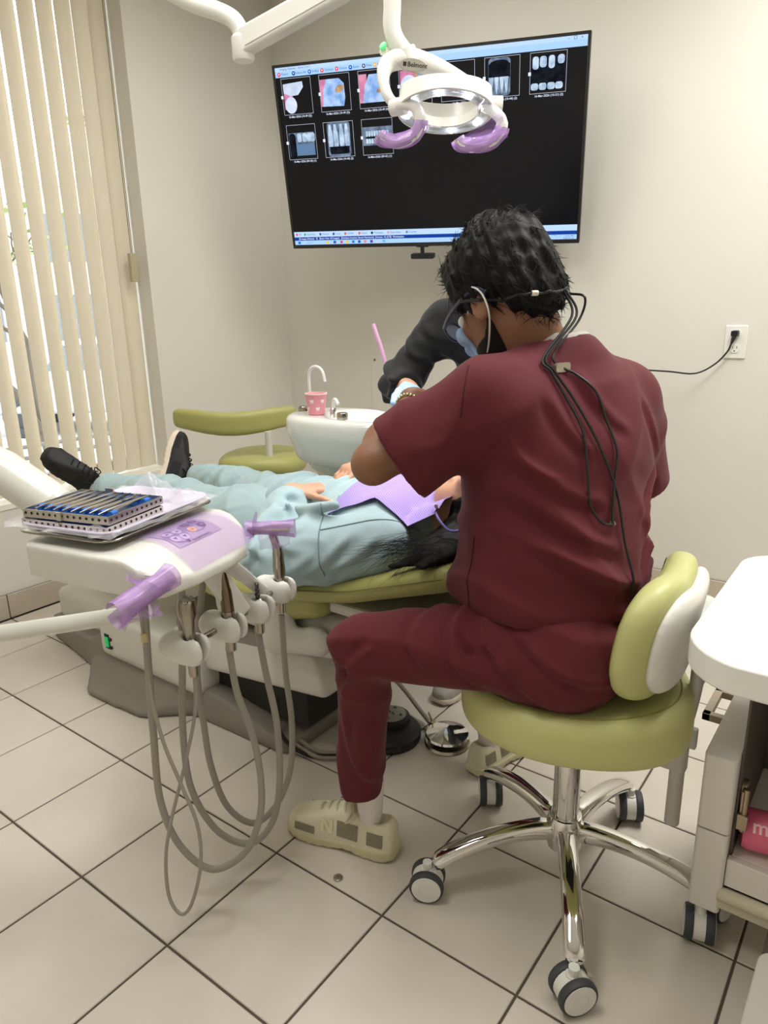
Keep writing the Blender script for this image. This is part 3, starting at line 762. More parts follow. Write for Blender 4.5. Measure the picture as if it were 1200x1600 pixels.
# concealed hinge on the side panel
b = MB(); hx = 2.100
b.prism(rrect(.030, .070, .010, 4), 0, .010, frame((hx, .060, .315), (0, 1, 0), (0, 0, 1)))
b.box((hx + .004, .028, .300), (hx + .016, .052, .345)); b.box((hx + .002, .022, .268), (hx + .020, .040, .300)); b.cyl((hx + .012, .03, .262), (hx + .012, .03, .352), .005, n=10)
b.build('hinge', m_hinge, ct, bevel=.0015)
b = MB()
for y, z in ((.06, .33), (.075, .295), (.14, .52)): b.lathe([(.004, 0), (.004, .0015), (.002, .002)], (hx + .010, y, z), (1, 0, 0), 10)
b.build('screw', mat('screw_dark', (70, 66, 60), rough=.4, metal=.8), ct)
# square push handle on the side
b = MB()
hp = [(2.041, .205, .375), (2.000, .205, .375), (2.000, .315, .375), (2.041, .315, .375)]
for i in range(3): 
    a_, c_ = V(*hp[i]), V(*hp[i + 1]); lo = np.minimum(a_, c_) - .008; hi = np.maximum(a_, c_) + .008; b.box(lo, hi)
b.build('side_handle', mat('handle_taupe', (172, 158, 138), rough=.45), ct, smooth=0, bevel=.0015)
# lower leg panel reaching out at the near corner
b = MB(); b.prism(rrect(.075, .20, .03, 6, 2.214, -.150), .012, .105); b.build('leg_panel', m_side, ct, bevel=.003)
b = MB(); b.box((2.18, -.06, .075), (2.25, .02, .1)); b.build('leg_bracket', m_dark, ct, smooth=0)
caster_parts(ct, (2.064, .014), (.97, .25, 0), .088, .0335)
caster_parts(ct, (2.62, .10), (.97, .25, 0), .1, .0335)
caster_parts(ct, (2.07, .33), (.97, .25, 0), .088, .0335)
# pink canister in the cabinet
pk = thing('pink_canister', (2.17, .08, .207), 'pink round canister lettered maxill lying in the cart cabinet', 'canister')
m_pink = mat('pink_plastic', (226, 106, 138), rough=0.35)
b = MB(); pc0 = V(2.106, .066, .246); pd = unit(V(.98, .2, 0))
b.lathe([(.02, 0), (.034, .002), (.0385, .010), (.0385, .13), (.036, .142), (.02, .146)], pc0, pd, 36); b.build('canister_body', m_pink, pk)
Mw = frame(pc0 + pd * .012 + V(.0, 0, 0), pd, (0, 0, 1))
def wrap_text():
    cu = bpy.data.curves.new('t', 'FONT'); cu.body = 'maxill'; cu.size = .036; cu.offset = .0006; cu.align_y = 'CENTER'; cu.resolution_u = 3
    t = bpy.data.objects.new('t', cu); COL.objects.link(t); dg = bpy.context.evaluated_depsgraph_get(); dg.update()
    me = bpy.data.meshes.new_from_object(t.evaluated_get(dg)); bpy.data.objects.remove(t, do_unlink=True)
    bm = bmesh.new(); bm.from_mesh(me); bmesh.ops.subdivide_edges(bm, edges=[e for e in bm.edges if e.calc_length() > .006], cuts=2); bm.to_mesh(me); bm.free(); me.materials.clear()
    side = unit(np.cross(V(0, 0, 1), pd)); 
    for v in me.vertices:
        th = v.co.y / .0385 + .75; v.co = Vector(pc0 + pd * (.016 + v.co.x) + .0389 * (math.sin(th) * V(0, 0, 1) - math.cos(th) * side))
    return link_mesh('lettering', me, mat('pale_pink_print', (250, 205, 212), rough=.5), pk, smooth=0)
wrap_text()
# grey canister on the worktop at the frame's edge
gc = thing('grey_pump_canister', (2.245, -.085, .706), 'grey round canister standing on the white cart worktop', 'canister')
b = MB(); b.lathe([(.036, .0005), (.038, .004), (.038, .055), (.034, .066), (.015, .070)], (2.245, -.085, .706), n=32); b.build('canister_body', mat('grey_canister', (188, 184, 170), rough=.4), gc)
b = MB(); b.lathe([(.013, .070), (.013, .085), (.009, .09)], (2.245, -.085, .706), n=20); b.build('cap', m_greyp, gc)
# ================================================================== DENTAL CHAIR
m_cw = mat('chair_white_plastic', (210, 207, 199), rough=0.3, coat=0.2)
m_cg = mat('chair_base_grey', (128, 122, 112), rough=0.45, bump=0.04, bscale=400)
m_olive = mat('olive_vinyl', (166, 164, 100), rough=0.4, bump=0.03, bscale=300, noise=0.02)
m_void = mat('dark_rubber_and_shade', (38, 36, 34), rough=0.7)
ch = thing('dental_chair', (.35, .19, 0), 'reclined dental chair with olive cushions and white base, under the patient', 'dental chair')
YC = .19
def mirror_poly(half): return half + [(x, 2 * YC - y) for (x, y) in reversed(half)]
half = [(-.30, .012), (.055, -.048), (.125, -.10), (.185, -.150), (.22, -.163), (.45, -.152), (.487, -.144), (.545, -.09), (.60, -.046), (.95, -.032), (.985, -.02), (1.0, .025)]
def f_base(P):
    # stepped foot: wide thin flange that sweeps up to the plinth
    q = P.copy(); y = np.abs(q[:, 1] - YC); x = q[:, 0]; z = q[:, 2]
    hx = np.array([h[0] for h in half]); hy = np.array([YC - h[1] for h in half])
    w = np.interp(x, hx, hy); d2 = y - w
    d2 = np.maximum(d2, np.maximum(-.30 - x, x - 1.0)) * .8
    top = .022 + .075 * np.clip((.235 - y) / .02, 0, 1) * np.clip((1.0 - x) / .3, .35, 1) + .05 * np.clip((.345 - y) / .11, 0, 1) ** 2 * np.clip((x - .02) / .1, 0, 1) * np.clip((.62 - x) / .1, 0, 1)
    return smax(d2, (z - top) * .7, .012)
sdf_obj('floor_base', lambda P: smax(f_base(P), -P[:, 2] + .001, .004), (-.33, -.20, -.006), (1.04, .58, .2), .011, m_cg, ch, relax=1)
# pump housing with switch
def f_house(P):
    q = P - V(.39, YC, .165); R_ = .03
    d = rbox(q, (0, 0, 0), (.26, .245, .088), .03)
    return smax(d, (q[:, 2] - .088 + .10 * np.clip((q[:, 0] + .26) * -1 + .05, 0, 1)), .02)
hs = sdf_obj('pump_housing', f_house, (.10, -.08, .05), (.70, .46, .29), .010, m_cw, ch, relax=2)
b = MB(); b.box((.176, -.0565, .118), (.203, -.0535, .172)); b.build('switch_plate', m_void, hs, smooth=0, bevel=.001)
b = MB(); b.box((.180, -.0605, .126), (.199, -.0555, .162)); b.build('power_switch', mat('green_switch', (20, 110, 60), rough=.25, emit=(30, 220, 110), estr=.35), hs, smooth=0, bevel=.002)
b = MB()
for z in (.128, .158): b.lathe([(.006, 0), (.006, .004), (.003, .004)], (.212, -.0555, z), (0, -1, 0), 14)
b.build('fuse_cap', m_void, hs)
# rear cover toward the foot end
sdf_obj('rear_housing', lambda P: smin(rbox(P, (-.08, YC, .13), (.21, .155, .075), .03), ell(P, (-.02, YC, .19), (.20, .16, .10)), .05), (-.34, -.02, .03), (.22, .40, .32), .011, m_cw, ch, relax=2)
# lift link: long cover rising to the head end
def f_link(P):
    q = P - V(.80, YC, .235); a = math.radians(7); u = q[:, 0] * math.cos(a) + q[:, 2] * math.sin(a); w = -q[:, 0] * math.sin(a) + q[:, 2] * math.cos(a)
    d = rbox(np.stack([u, q[:, 1], w], 1), (0, 0, 0), (.325, .205, .060), .022)
    d = smax(d, (u - .325 + .55 * np.clip(w + .01, 0, 1)) * .85, .01)
    return smax(d, (np.abs(q[:, 1]) - .205 + .28 * np.clip(w - .0, 0, 1)), .006)
sdf_obj('lift_link', f_link, (.40, -.05, .10), (1.2, .43, .40), .010, m_cw, ch, relax=1)
b = MB(); b.box((.62, .03, .075), (1.02, .35, .20)); b.build('link_shadow_box', m_void, ch, smooth=0)  # dark box that stands in for the shade under the lift link
b = MB(); b.box((.50, .00, .255), (1.0, .38, .335)); b.build('inner_frame', mat('frame_grey', (140, 134, 126), rough=.5), ch, smooth=0, bevel=.01)
# seat frame, side plate and pivot
sdf_obj('seat_frame', lambda P: smin(rbox(P, (.95, YC, .40), (.26, .20, .055), .04), ell(P, (1.10, YC, .37), (.11, .212, .075)), .04), (.62, -.07, .27), (1.27, .45, .48), .011, m_cw, ch, relax=2)
sdf_obj('pivot_cover', lambda P: smin(cap(P, (.985, -.045, .375), (1.02, -.045, .44), .045, .040, (0, 1, 0), .6), cap(P, (1.0, -.04, .365), (1.13, -.035, .40), .030, .042, (0, 1, 0), .5), .03), (.90, -.10, .29), (1.22, .02, .52), .007, m_cw, ch, relax=1)
# cushions
def cushion(P, pts, hw, th, k=.03):
    """slab along a side profile (list of x,z), half width hw, half thickness th"""
    q = np.stack([P[:, 0], P[:, 2]], 1); d = None
    for i in range(len(pts) - 1):
        a, c = np.array(pts[i]), np.array(pts[i + 1]); ab = c - a; t = np.clip(((q - a) @ ab) / (ab @ ab), 0, 1)
        e = np.linalg.norm(q - a - t[:, None] * ab, axis=1) - th
        d = e if d is None else np.minimum(d, e)
    return smax(d, np.abs(P[:, 1] - YC) - hw, k)
sdf_obj('seat_cushion', lambda P: cushion(P, [(-.12, .505), (.25, .515), (.55, .49), (.80, .465), (1.02, .47), (1.12, .50)], .245, .042, .04), (-.2, -.09, .38), (1.2, .47, .60), .010, m_olive, ch, relax=2)
bk = sdf_obj('backrest_cushion', lambda P: cushion(P, [(1.09, .528), (1.25, .565), (1.40, .615), (1.52, .655)], .258, .028, .03), (1.0, -.1, .48), (1.6, .48, .74), .009, m_olive, ch, relax=2)
b = MB()
b.tube(spline([(1.07, -.066, .535), (1.25, -.069, .574), (1.40, -.069, .623), (1.52, -.066, .662)], 6), .0012, 6); b.build('seam', mat('olive_seam', (120, 116, 60), rough=.7), bk)
b = MB(); b.box((1.16, -.02, .482), (1.50, .40, .512)); 
b.build('backrest_plate', m_cw, ch, smooth=0, bevel=.008)
for _v in ch.children[-1].data.vertices: _v.co.z += .27 * max(0, _v.co.x + .35 - 1.2)
sdf_obj('headrest', lambda P: ell(P, (1.56, YC, .675), (.09, .11, .04)), (1.44, .06, .62), (1.68, .32, .73), .008, m_olive, ch)
# loose cables at the base
cb = thing('floor_cable', (1.05, .1, 0), 'black and grey tubing on the floor between chair base and foot pedals', 'cable')
b = MB(); b.tube(spline([(.93, -.0, .16), (.97, -.03, .07), (1.04, .0, .012), (1.12, .07, .008), (1.2, .13, .008), (1.25, .15, .03)], 8), .006, 8); b.build('black_tube', m_void, cb)
m_gt = mat('grey_tubing', (150, 142, 130), rough=.5)
b = MB(); b.tube(spline([(.99, .02, .03), (1.06, .03, .012), (1.14, .09, .01), (1.2, .17, .01)], 8), .006, 8); b.tube(spline([(.99, .0, .03), (1.07, .01, .012), (1.15, .07, .01)], 8), .005, 8); b.build('grey_tube', m_gt, cb)

# foot controls
fc = thing('foot_controller', (1.19, .215, 0), 'round black foot controller with grey arrow plate behind the dentist leg', 'foot controller')
b = MB(); b.lathe([(.088, .0), (.091, .006), (.091, .026), (.083, .036), (.05, .042)], (1.165, .215, 0), n=40); b.build('body', mat('foot_black', (34, 34, 36), rough=.5), fc)
b = MB(); b.lathe([(.056, .038), (.054, .056), (.046, .061)], (1.155, .238, 0), n=32); b.build('pedal_ring', m_blk, fc)
b = MB(); b.lathe([(.044, .058), (.043, .0635), (.01, .0645)], (1.155, .238, 0), n=32); pl = b.build('arrow_plate', mat('pedal_plate', (150, 146, 138), rough=.4, metal=.3), fc)
for k, a in enumerate((0, 90, 180, 270)):
    a = math.radians(a + 15); c_ = V(1.155 + .029 * math.cos(a), .238 + .029 * math.sin(a), .0652); d = V(math.cos(a), math.sin(a), 0); n = V(-d[1], d[0], 0)
    b = MB(); b.add([c_ + d * .008, c_ + n * .007 - d * .003, c_ - n * .007 - d * .003], [(0, 1, 2)]); b.build('arrow', m_blk, pl, smooth=0)
b = MB(); b.add([V(1.155, .238, .0653) + V(*p, 0) for p in ((-.014, .004), (-.002, -.003), (-.003, .003), (.012, -.006), (.013, -.002), (-.001, .008), (0, .001), (-.013, .008))], [tuple(range(8))]); b.build('zigzag_mark', m_blk, pl, smooth=0)
sp = thing('steel_foot_pedal', (1.303, .275, 0), 'shiny round steel foot pedal beside the black controller', 'foot pedal')
b = MB(); b.lathe([(.064, 0), (.066, .003), (.062, .010), (.03, .012)], (1.318, .285, 0), n=36); b.build('base_plate', mat('brushed_steel', (190, 182, 170), rough=.3, metal=1), sp)
b = MB(); b.lathe([(.060, .024), (.063, .028), (.060, .034), (.004, .052), (.0005, .0522)], (1.318, .285, 0), n=40); b.build('pedal_disc', m_chrome, sp, smooth=25)
b = MB(); b.cyl((1.318, .285, .01), (1.318, .285, .03), .02); b.build('spring_post', m_hinge, sp)
b = MB(); b.cyl((1.250, .31, .0), (1.250, .31, .034), .011, n=16); b.cyl((1.250, .31, .034), (1.238, .31, .058), .003, n=8); b.build('valve_knob', m_hinge, sp)
b = MB(); b.tube(spline([(1.250, .31, .02), (1.19, .34, .03), (1.10, .36, .08), (1.04, .33, .14)], 8), .007, 10); b.build('supply_tube', m_gt, sp)

# ================================================================== CUSPIDOR UNIT
m_por = mat('porcelain_white', (232, 232, 228), rough=0.12, coat=0.5)
cu = thing('cuspidor', (.66, .60, 0), 'white spittoon basin on a column behind the patient', 'spittoon')
def f_bowl(P):
    q = P - V(.72, .62, 0); x, y, z = q[:, 0], q[:, 1], q[:, 2]
    hx = .245 - .35 * np.clip(.80 - z, 0, .2); hy = .150 - .30 * np.clip(.80 - z, 0, .2)
    d2 = (((np.abs(x) / hx) ** 2.4 + (np.abs(y) / hy) ** 2.4 + 1e-9) ** (1 / 2.4) - 1) * .15
    outer = smax(d2, np.abs(z - .775) - .085, .03)
    cav = ell(P, (.79, .63, .875), (.155, .115, .085))
    return smax(outer, -cav, .015)
bw = sdf_obj('basin', f_bowl, (.45, .44, .66), (1.0, .80, .89), .009, m_por, cu, relax=2)
sdf_obj('column', lambda P: smin(smax(np.linalg.norm((P - V(.645, .62, 0))[:, :2], axis=1) - .052, np.abs(P[:, 2] - .34) - .36, .01), ell(P, (.68, .62, .69), (.13, .10, .05)), .03), (.5, .48, -.03), (.85, .76, .78), .011, m_por, cu, relax=1)
b = MB(); b.box((.50, .50, .0), (.80, .74, .30)); b.build('cabinet', m_cw, cu, bevel=.02, bseg=3)
b = MB(); b.tube(spline([(.562, .60, .855), (.562, .60, .93), (.563, .60, .985), (.575, .60, 1.008), (.600, .60, 1.014), (.624, .60, 1.0), (.634, .60, .965)], 6), .0058, 14); b.build('rinse_spout', m_por, cu)
b = MB(); b.lathe([(.013, .852), (.013, .870), (.009, .874)], (.562, .60, 0), n=18); b.build('spout_collar', m_chrome, cu); b = MB(); b.lathe([(.012, .852), (.011, .880), (.007, .884)], (.688, .575, 0), n=18); b.build('spout_collar', m_chrome, cu)
b = MB(); b.tube(spline([(.688, .575, .875), (.690, .575, .905), (.702, .572, .912), (.716, .568, .898)], 5), .0065, 10); b.build('cup_filler', m_por, cu)
for x, y in ((.528, .60), (.752, .545)):
    b = MB(); b.lathe([(.018, .853), (.0185, .858), (.0185, .872), (.016, .876), (.004, .877)], (x, y, 0), n=24); b.build('valve_knob', mat('knob_steel', (170, 165, 155), rough=.22, metal=1), cu)
# pink paper cup
cp = thing('paper_cup', (.627, .56, .860), 'pink paper cup with white tooth prints on the spittoon rim', 'cup')
b = MB(); b.lathe([(.026, .0), (.0275, .0), (.036, .066), (.0375, .068), (.036, .070), (.034, .067), (.0258, .004), (.001, .004)], (.627, .56, .8612), n=36); b.build('cup_body', mat('pink_paper', (240, 158, 170), rough=.55), cp)
b = MB(); b.lathe([(.0352, .067), (.0378, .067), (.0378, .0705), (.0352, .0705)], (.627, .56, .8612), n=36, closed=True); b.build('rim', mat('cup_rim_paper', (244, 226, 214), rough=.6), cp)
m_tp = mat('tooth_print', (250, 235, 235), rough=.6)
tooth = [(-.5, .5), (-.2, .42), (0, .38), (.2, .42), (.5, .5), (.55, .2), (.4, -.1), (.3, -.5), (.15, -.45), (0, -.1), (-.15, -.45), (-.3, -.5), (-.4, -.1), (-.55, .2)]
for k, (a, hh) in enumerate(((-75, .045), (-40, .02), (-110, .02), (-10, .045), (-145, .045), (-180, .02))):
    b = MB(); pts = []
    for (tx, tz) in tooth:
        z = hh + tz * .013; r = .0275 + (z / .066) * .0085 + .0004; an = math.radians(a) + tx * .013 / r
        pts.append((.627 + r * math.cos(an), .56 + r * math.sin(an), .8612 + z))
    b.add(pts, [tuple(range(len(pts)))]); b.build('tooth_mark', m_tp, cp, smooth=0)

# ================================================================== ASSISTANT'S STOOL
as_ = thing('assistant_stool', (.02, .86, 0), 'empty green stool with curved band backrest by the spittoon', 'stool')
AC = V(.005, .885, 0)
er, ef = unit(V(.795, .606, 0)), unit(V(-.606, .795, 0))       # across and away from the room's centre
def f_aseat(P):
    q = P - (AC + V(0, 0, .575) + er * 0.0); u = q @ er; w = q @ ef; z = q[:, 2]
    d2 = (((np.abs(u) / .19) ** 2.3 + (np.abs(w) / .185) ** 2.3 + 1e-9) ** (1 / 2.3) - 1) * .19
    return smax(d2, np.abs(z + .012 * (u / .19) ** 2) - .038, .04)
sdf_obj('seat', f_aseat, AC + V(-.25, -.25, .5), AC + V(.25, .25, .66), .009, m_olive, as_, relax=2)
def f_band(P):
    q = P - (AC + V(0, 0, .768) - er * .105 - ef * .06); u = q @ er; w = q @ ef; z = q[:, 2]
    # arc opening away from the camera
    rr = .42; cy = rr - .02
    ang = np.arctan2(u, cy - w); d_r = np.hypot(u, cy - w) - rr; s_ = ang * rr
    z = z + .010 * np.cos(s_ / .27 * math.pi / 1.0) + .012
    dd = np.maximum(np.abs(s_) - .285, 0)
    return smax(smax(np.abs(d_r) - .026, np.abs(z) - .050 + .01 * (s_ / .28) ** 2, .025), np.abs(s_) - .275, .02)
sdf_obj('band_backrest', f_band, AC + V(-.55, -.45, .66), AC + V(.35, .35, .85), .008, m_olive, as_, relax=2)
b = MB(); pp = AC + er * .045 - ef * .10
b.tube([pp + V(0, 0, .715), pp + V(0, 0, .62), pp + V(0, 0, .50)], .0145, 14); b.build('back_post', m_greyp, as_)
b = MB(); b.box(tuple(pp + V(-.02, -.02, .49)), tuple(pp + V(.02, .1, .52))); b.build('post_clamp', m_greyp, as_, smooth=0, bevel=.004)
b = MB(); b.lathe([(.026, .12), (.026, .54)], tuple(AC), n=24); b.lathe([(.045, .08), (.045, .13), (.03, .15)], tuple(AC), n=24); b.build('gas_lift', m_chrome, as_)
b = MB(); b.lathe([(.05, .50), (.05, .545)], tuple(AC + er * .05), n=20); b.build('seat_plate', m_greyp, as_)
for k in range(5):
    a = math.radians(20 + 72 * k); d = V(math.cos(a), math.sin(a), 0)
    b = MB(); b.tube([AC + d * .02 + V(0, 0, .11), AC + d * .15 + V(0, 0, .105), AC + d * .26 + V(0, 0, .08)], [.024, .02, .017], 12, flat=.8); b.build('base_arm', m_chrome, as_)
    caster_parts(as_, tuple((AC + d * .26)[:2]), (-d[1], d[0], 0), .08, .03)
# ================================================================== DELIVERY UNIT (tray table with instruments)
def poly2d(Q, pts):
    pts = np.asarray(pts, float); n = len(pts); d = np.full(len(Q), 1e9); inside = np.zeros(len(Q), bool)
    for i in range(n):
        a, c = pts[i], pts[(i + 1) % n]; e = c - a; w = Q - a
        t = np.clip((w @ e) / (e @ e), 0, 1); d = np.minimum(d, np.linalg.norm(w - t[:, None] * e, axis=1))
        cond = ((a[1] > Q[:, 1]) != (c[1] > Q[:, 1])) & (Q[:, 0] < (c[0] - a[0]) * (Q[:, 1] - a[1]) / (c[1] - a[1] + 1e-12) + a[0])
        inside ^= cond
    return np.where(inside, -d, d)
UO = V(1.0401, -.4628, 0); UA = V(math.cos(math.radians(13)), math.sin(math.radians(13)), 0); UC = V(-UA[1], UA[0], 0)
def U(a, c, z): return UO + UA * a + UC * c + V(0, 0, z)
def uloc(P): q = P - UO; return np.stack([q @ UA, q @ UC, q[:, 2]], 1)
def UF(a, c, z): return frame(U(a, c, z), UA, UC)
m_uw = mat('unit_white_plastic', (226, 224, 217), rough=0.28, coat=0.15)
m_film = mat('purple_film', (186, 142, 214), rough=0.14, alpha=0.34, spec=0.5, noise=0.10, nscale=25)
m_filmd = mat('purple_film_folded', (184, 138, 212), rough=0.18, alpha=0.62, spec=0.6, noise=0.14, nscale=40)
m_clear = mat('clear_film', (240, 238, 246), rough=0.05, alpha=0.24, spec=0.9)
m_steel = mat('tray_steel', (172, 168, 160), rough=0.18, metal=1.0)
m_isteel = mat('instrument_steel', (165, 158, 146), rough=0.25, metal=1.0)
m_hose = mat('grey_hose', (158, 152, 140), rough=0.45)
du = thing('delivery_unit', tuple(U(.05, 0, .745)), 'white dental tray table with hanging handpieces, left of the dentist', 'dental unit')
bodyp = [(-.085, -.165), (-.07, -.18), (.10, -.192), (.19, -.190), (.222, -.165), (.238, -.10), (.242, .0), (.235, .06), (.20, .10), (.13, .128), (-.06, .135), (-.085, .12)]
def f_body(P):
    q = uloc(P); a, c, z = q[:, 0], q[:, 1], q[:, 2]
    d2 = poly2d(q[:, :2], bodyp)
    top = .816 - .05 * np.clip((a - .15) / .09, 0, 1) ** 1.6
    bot = .752 - .006 * np.clip((a - .1) / .1, 0, 1)
    return smax(smax(d2, z - top, .006), bot - z, .004)
ub = sdf_obj('table_body', f_body, U(.08, -.03, 0) - V(.28, .28, -.72), U(.08, -.03, 0) + V(.28, .28, .84), .0048, m_uw, du, relax=1)
for a, c in ((-.06, -.15), (.13, -.165), (.20, .05)):
    b = MB(); p = U(a, c, .752); b.cyl(p - V(0, 0, .012), p + V(0, 0, .002), .0065, n=14); b.build('foot_stud', mat('stud_brown', (120, 108, 92), rough=.5), du)
# control panel, flat under the film
def surf(a, c, off=0.0): return U(a, c, .816 - .05 * min(max((a - .15) / .09, 0), 1) ** 1.6 + off)
m_lav = mat('panel_lavender', (184, 176, 192), rough=0.4); m_lavd = mat('panel_cluster', (136, 128, 156), rough=0.4)
def patch(name, pts, m, off, parent):
    """flat polygon in unit coordinates laid on the sloping top"""
    b = MB(); c0 = np.mean(np.array(pts), 0); b.add([surf(*c0, off)] + [surf(p[0], p[1], off) for p in pts], [(0, i + 1, (i + 1) % len(pts) + 1) for i in range(len(pts))])
    return b.build(name, m, parent, smooth=0)
def ring(a, c, r, n=20, sy=1.0): return [(a + r * math.cos(2 * math.pi * k / n), c + r * sy * math.sin(2 * math.pi * k / n)) for k in range(n)]
def strip(name, a0, a1, c0, c1, off, m, parent, na=10, nc=8, wob=0.0, thick=0.0):
    b = MB(); b.grid(lambda s, t: surf(a0 + (a1 - a0) * s, c0 + (c1 - c0) * t, off + wob * (math.sin(9 * s + 5 * t) * math.sin(7 * t + 1) + 1)), na, nc, thick)
    return b.build(name, m, parent)
pn = strip('control_panel', .118, .190, -.078, .045, .0012, m_lav, du)
patch('button_cluster', ring(.158, -.050, .026), m_lavd, .0016, pn); patch('button_cluster', ring(.150, .006, .024, sy=1.25), m_lavd, .0016, pn)
m_btn = mat('button_pale', (214, 208, 230), rough=.4); m_btd = mat('button_dark', (56, 50, 78), rough=.4); m_bto = mat('button_orange', (252, 190, 104), rough=.4)
for a, c, m, mk in ((.146, -.060, m_btn, 'up'), (.150, -.037, m_btn, 'up'), (.168, -.062, m_btn, 'dn'), (.171, -.040, m_btn, 'dn'), (.139, .000, m_btd, '1'), (.136, .024, m_btd, '2'), (.160, .022, m_btd, '3'), (.162, -.008, m_bto, '0')):
    bt = patch('button', ring(a, c, .0092), m, .0021, pn)
    if mk == 'up': patch('arrow_mark', [(a - .004, c + .001), (a + .003, c - .004), (a + .003, c + .005)], m_btd, .0025, bt)
    elif mk == 'dn': patch('arrow_mark', [(a + .004, c + .001), (a - .003, c + .005), (a - .003, c - .004)], m_btd, .0025, bt)
    else:
        F_ = frame(surf(a, c, .0026), UC, -UA); text_part('number_mark', mk, F_, .013, m_btn if m is m_btd else m_btd, bt, 'CENTER')
F_ = frame(surf(.186, -.038, .0026), UC + UA * .0, -UA); text_part('lettering', 'Belmont', F_, .015, m_btd, pn, 'LEFT')
patch('logo', [(.180, -.048), (.180, -.042), (.187, -.042), (.187, -.048)], m_btd, .0026, pn)
strip('panel_film', .112, .236, -.100, .088, .0035, m_film, du, 16, 16, .0012)
# grip handles wrapped in purple film
def handle(root, tip, r):
    root, tip = V(*root), V(*tip); d = tip - root
    b = MB(); b.tube(spline([root, root + d * .3, root + d * .8, tip], 4), [r] * 12 + [r * .8], 18); h = b.build('grip_handle', m_uw, du)
    dl = unit(d); n1 = unit(np.cross(dl, V(0, 0, 1))); n2 = np.cross(n1, dl); rr = random.Random(int(root[0] * 1e4))
    def film(s, t):
        th = 2 * math.pi * t; rad = r * (1.10 + 1.3 * max(0, .25 - s) + .20 * max(0, s - .85)) * (1 + .05 * math.sin(3 * th + 8 * s) + .03 * math.sin(7 * th - 6 * s))
        p = root + d * (s * 1.18 - .05) + (n1 * math.cos(th) + n2 * math.sin(th)) * rad
        return p - V(0, 0, .012 * s * s * (math.sin(th) < 0))
    b = MB(); b.grid(film, 18, 33); b.build('handle_film', m_filmd, h)
    # loose tail of film
    b = MB(); b.grid(lambda s, t: root + d * (.25 + .75 * s) + n1 * (.012 * math.sin(6 * s + 4 * t)) - V(0, 0, r * .8 + (.010 + .030 * (1 - s * .4)) * t) + n1 * .01 * math.sin(9 * t), 12, 6); b.build('film_tail', m_film, h)
handle(U(.224, -.150, .782), U(.206, -.248, .762), .0160)
handle(U(.205, .110, .786), U(.282, .142, .790), .0115)
def film_skirt(s, t):
    th = math.radians(150 + 200 * t); r = .028 + .030 * s
    return U(.215 + r * math.cos(th) * .9, -.168 + .8 * r * math.sin(th), .800 - .008 * s - .02 * (1 - s) + .006 * math.sin(9 * th))
b = MB(); b.grid(film_skirt, 6, 20); b.build('film_skirt', m_film, du)
b = MB()
for s in range(4): pass
b.box((-.024, -.0015, -.017), (.012, .0015, .017), frame(U(.212, -.180, .776), UA, UC)); b.build('handle_plate', m_uw, du, smooth=0, bevel=.002)
b = MB()
def fl(s, t): return U(.207 + .010 * s + .012 * math.sin(4 * t), .108 + .016 * math.cos(2 * math.pi * t) , .770 + .055 * s * (0.5 + .5 * math.sin(6.28 * t)) )
b.grid(fl, 7, 15); b.build('film_flare', m_filmd, du)
# holder bar and brackets under the front edge
b = MB()
bkt = lambda p, q_, w, t: b.prism([(-w, -t), (w, -t), (w, t), (-w, t)], 0, float(np.linalg.norm(q_ - p)), frame(p, UA, unit(np.cross(q_ - p, UA))) )
p0, p1 = U(.180, .000, .752), U(.200, .070, .615)
b.prism(rrect(.020, .046, .006, 4), 0, float(np.linalg.norm(p1 - p0)), frame(p0, np.cross(unit(p1 - p0), UC) * -1, UC).to_3x3().to_4x4() if False else Matrix.Translation(Vector(p0)) @ Vector(p1 - p0).to_track_quat('Z', 'Y').to_matrix().to_4x4())
b.build('bracket_arm', m_uw, du, bevel=.003)
b = MB(); b.tube(spline([U(.165, .055, .752), U(.168, .085, .715), U(.178, .125, .672), U(.185, .165, .632)], 6), [.026] * 6 + [.025] * 6 + [.022] * 7, 14, flat=.55); b.build('bracket_arm', m_uw, du)
HP = [(.178, -.075), (.188, .031), (.194, .126), (.181, .234)]
for i in range(3):
    p, q_ = U(*HP[i], .607), U(*HP[i + 1], .607)
    b = MB(); b.tube([p, q_], .0062, 12); b.build('holder_rod', m_isteel, du)
def f_hold(P, a, c):
    q = uloc(P) - V(a, c, .605)
    d = smin(cap(q, (-.030, 0, 0), (.014, 0, 0), .0285), rbox(q, (.010, 0, 0), (.034, .0285, .0285), .022), .008)
    hole = np.hypot(q[:, 0] - .012, q[:, 1]) - .0150
    slot = np.maximum(np.abs(q[:, 1]) - .0075, .012 - q[:, 0])
    return smax(d, -smin(hole, slot, .005), .004)
hol = []
for (a, c) in HP:
    o = sdf_obj('instrument_holder', lambda P: f_hold(P, a, c), U(a, c, .605) - V(.06, .06, .04), U(a, c, .605) + V(.06, .06, .04), .0042, m_uw, du, relax=1); hol.append(o)
b = MB(); b.lathe([(.0065, 0), (.006, .003), (.001, .004)], U(HP[0][0] - .030, HP[0][1] - .024, .600), -UC, 14); b.build('holder_screw', m_uw, hol[0])
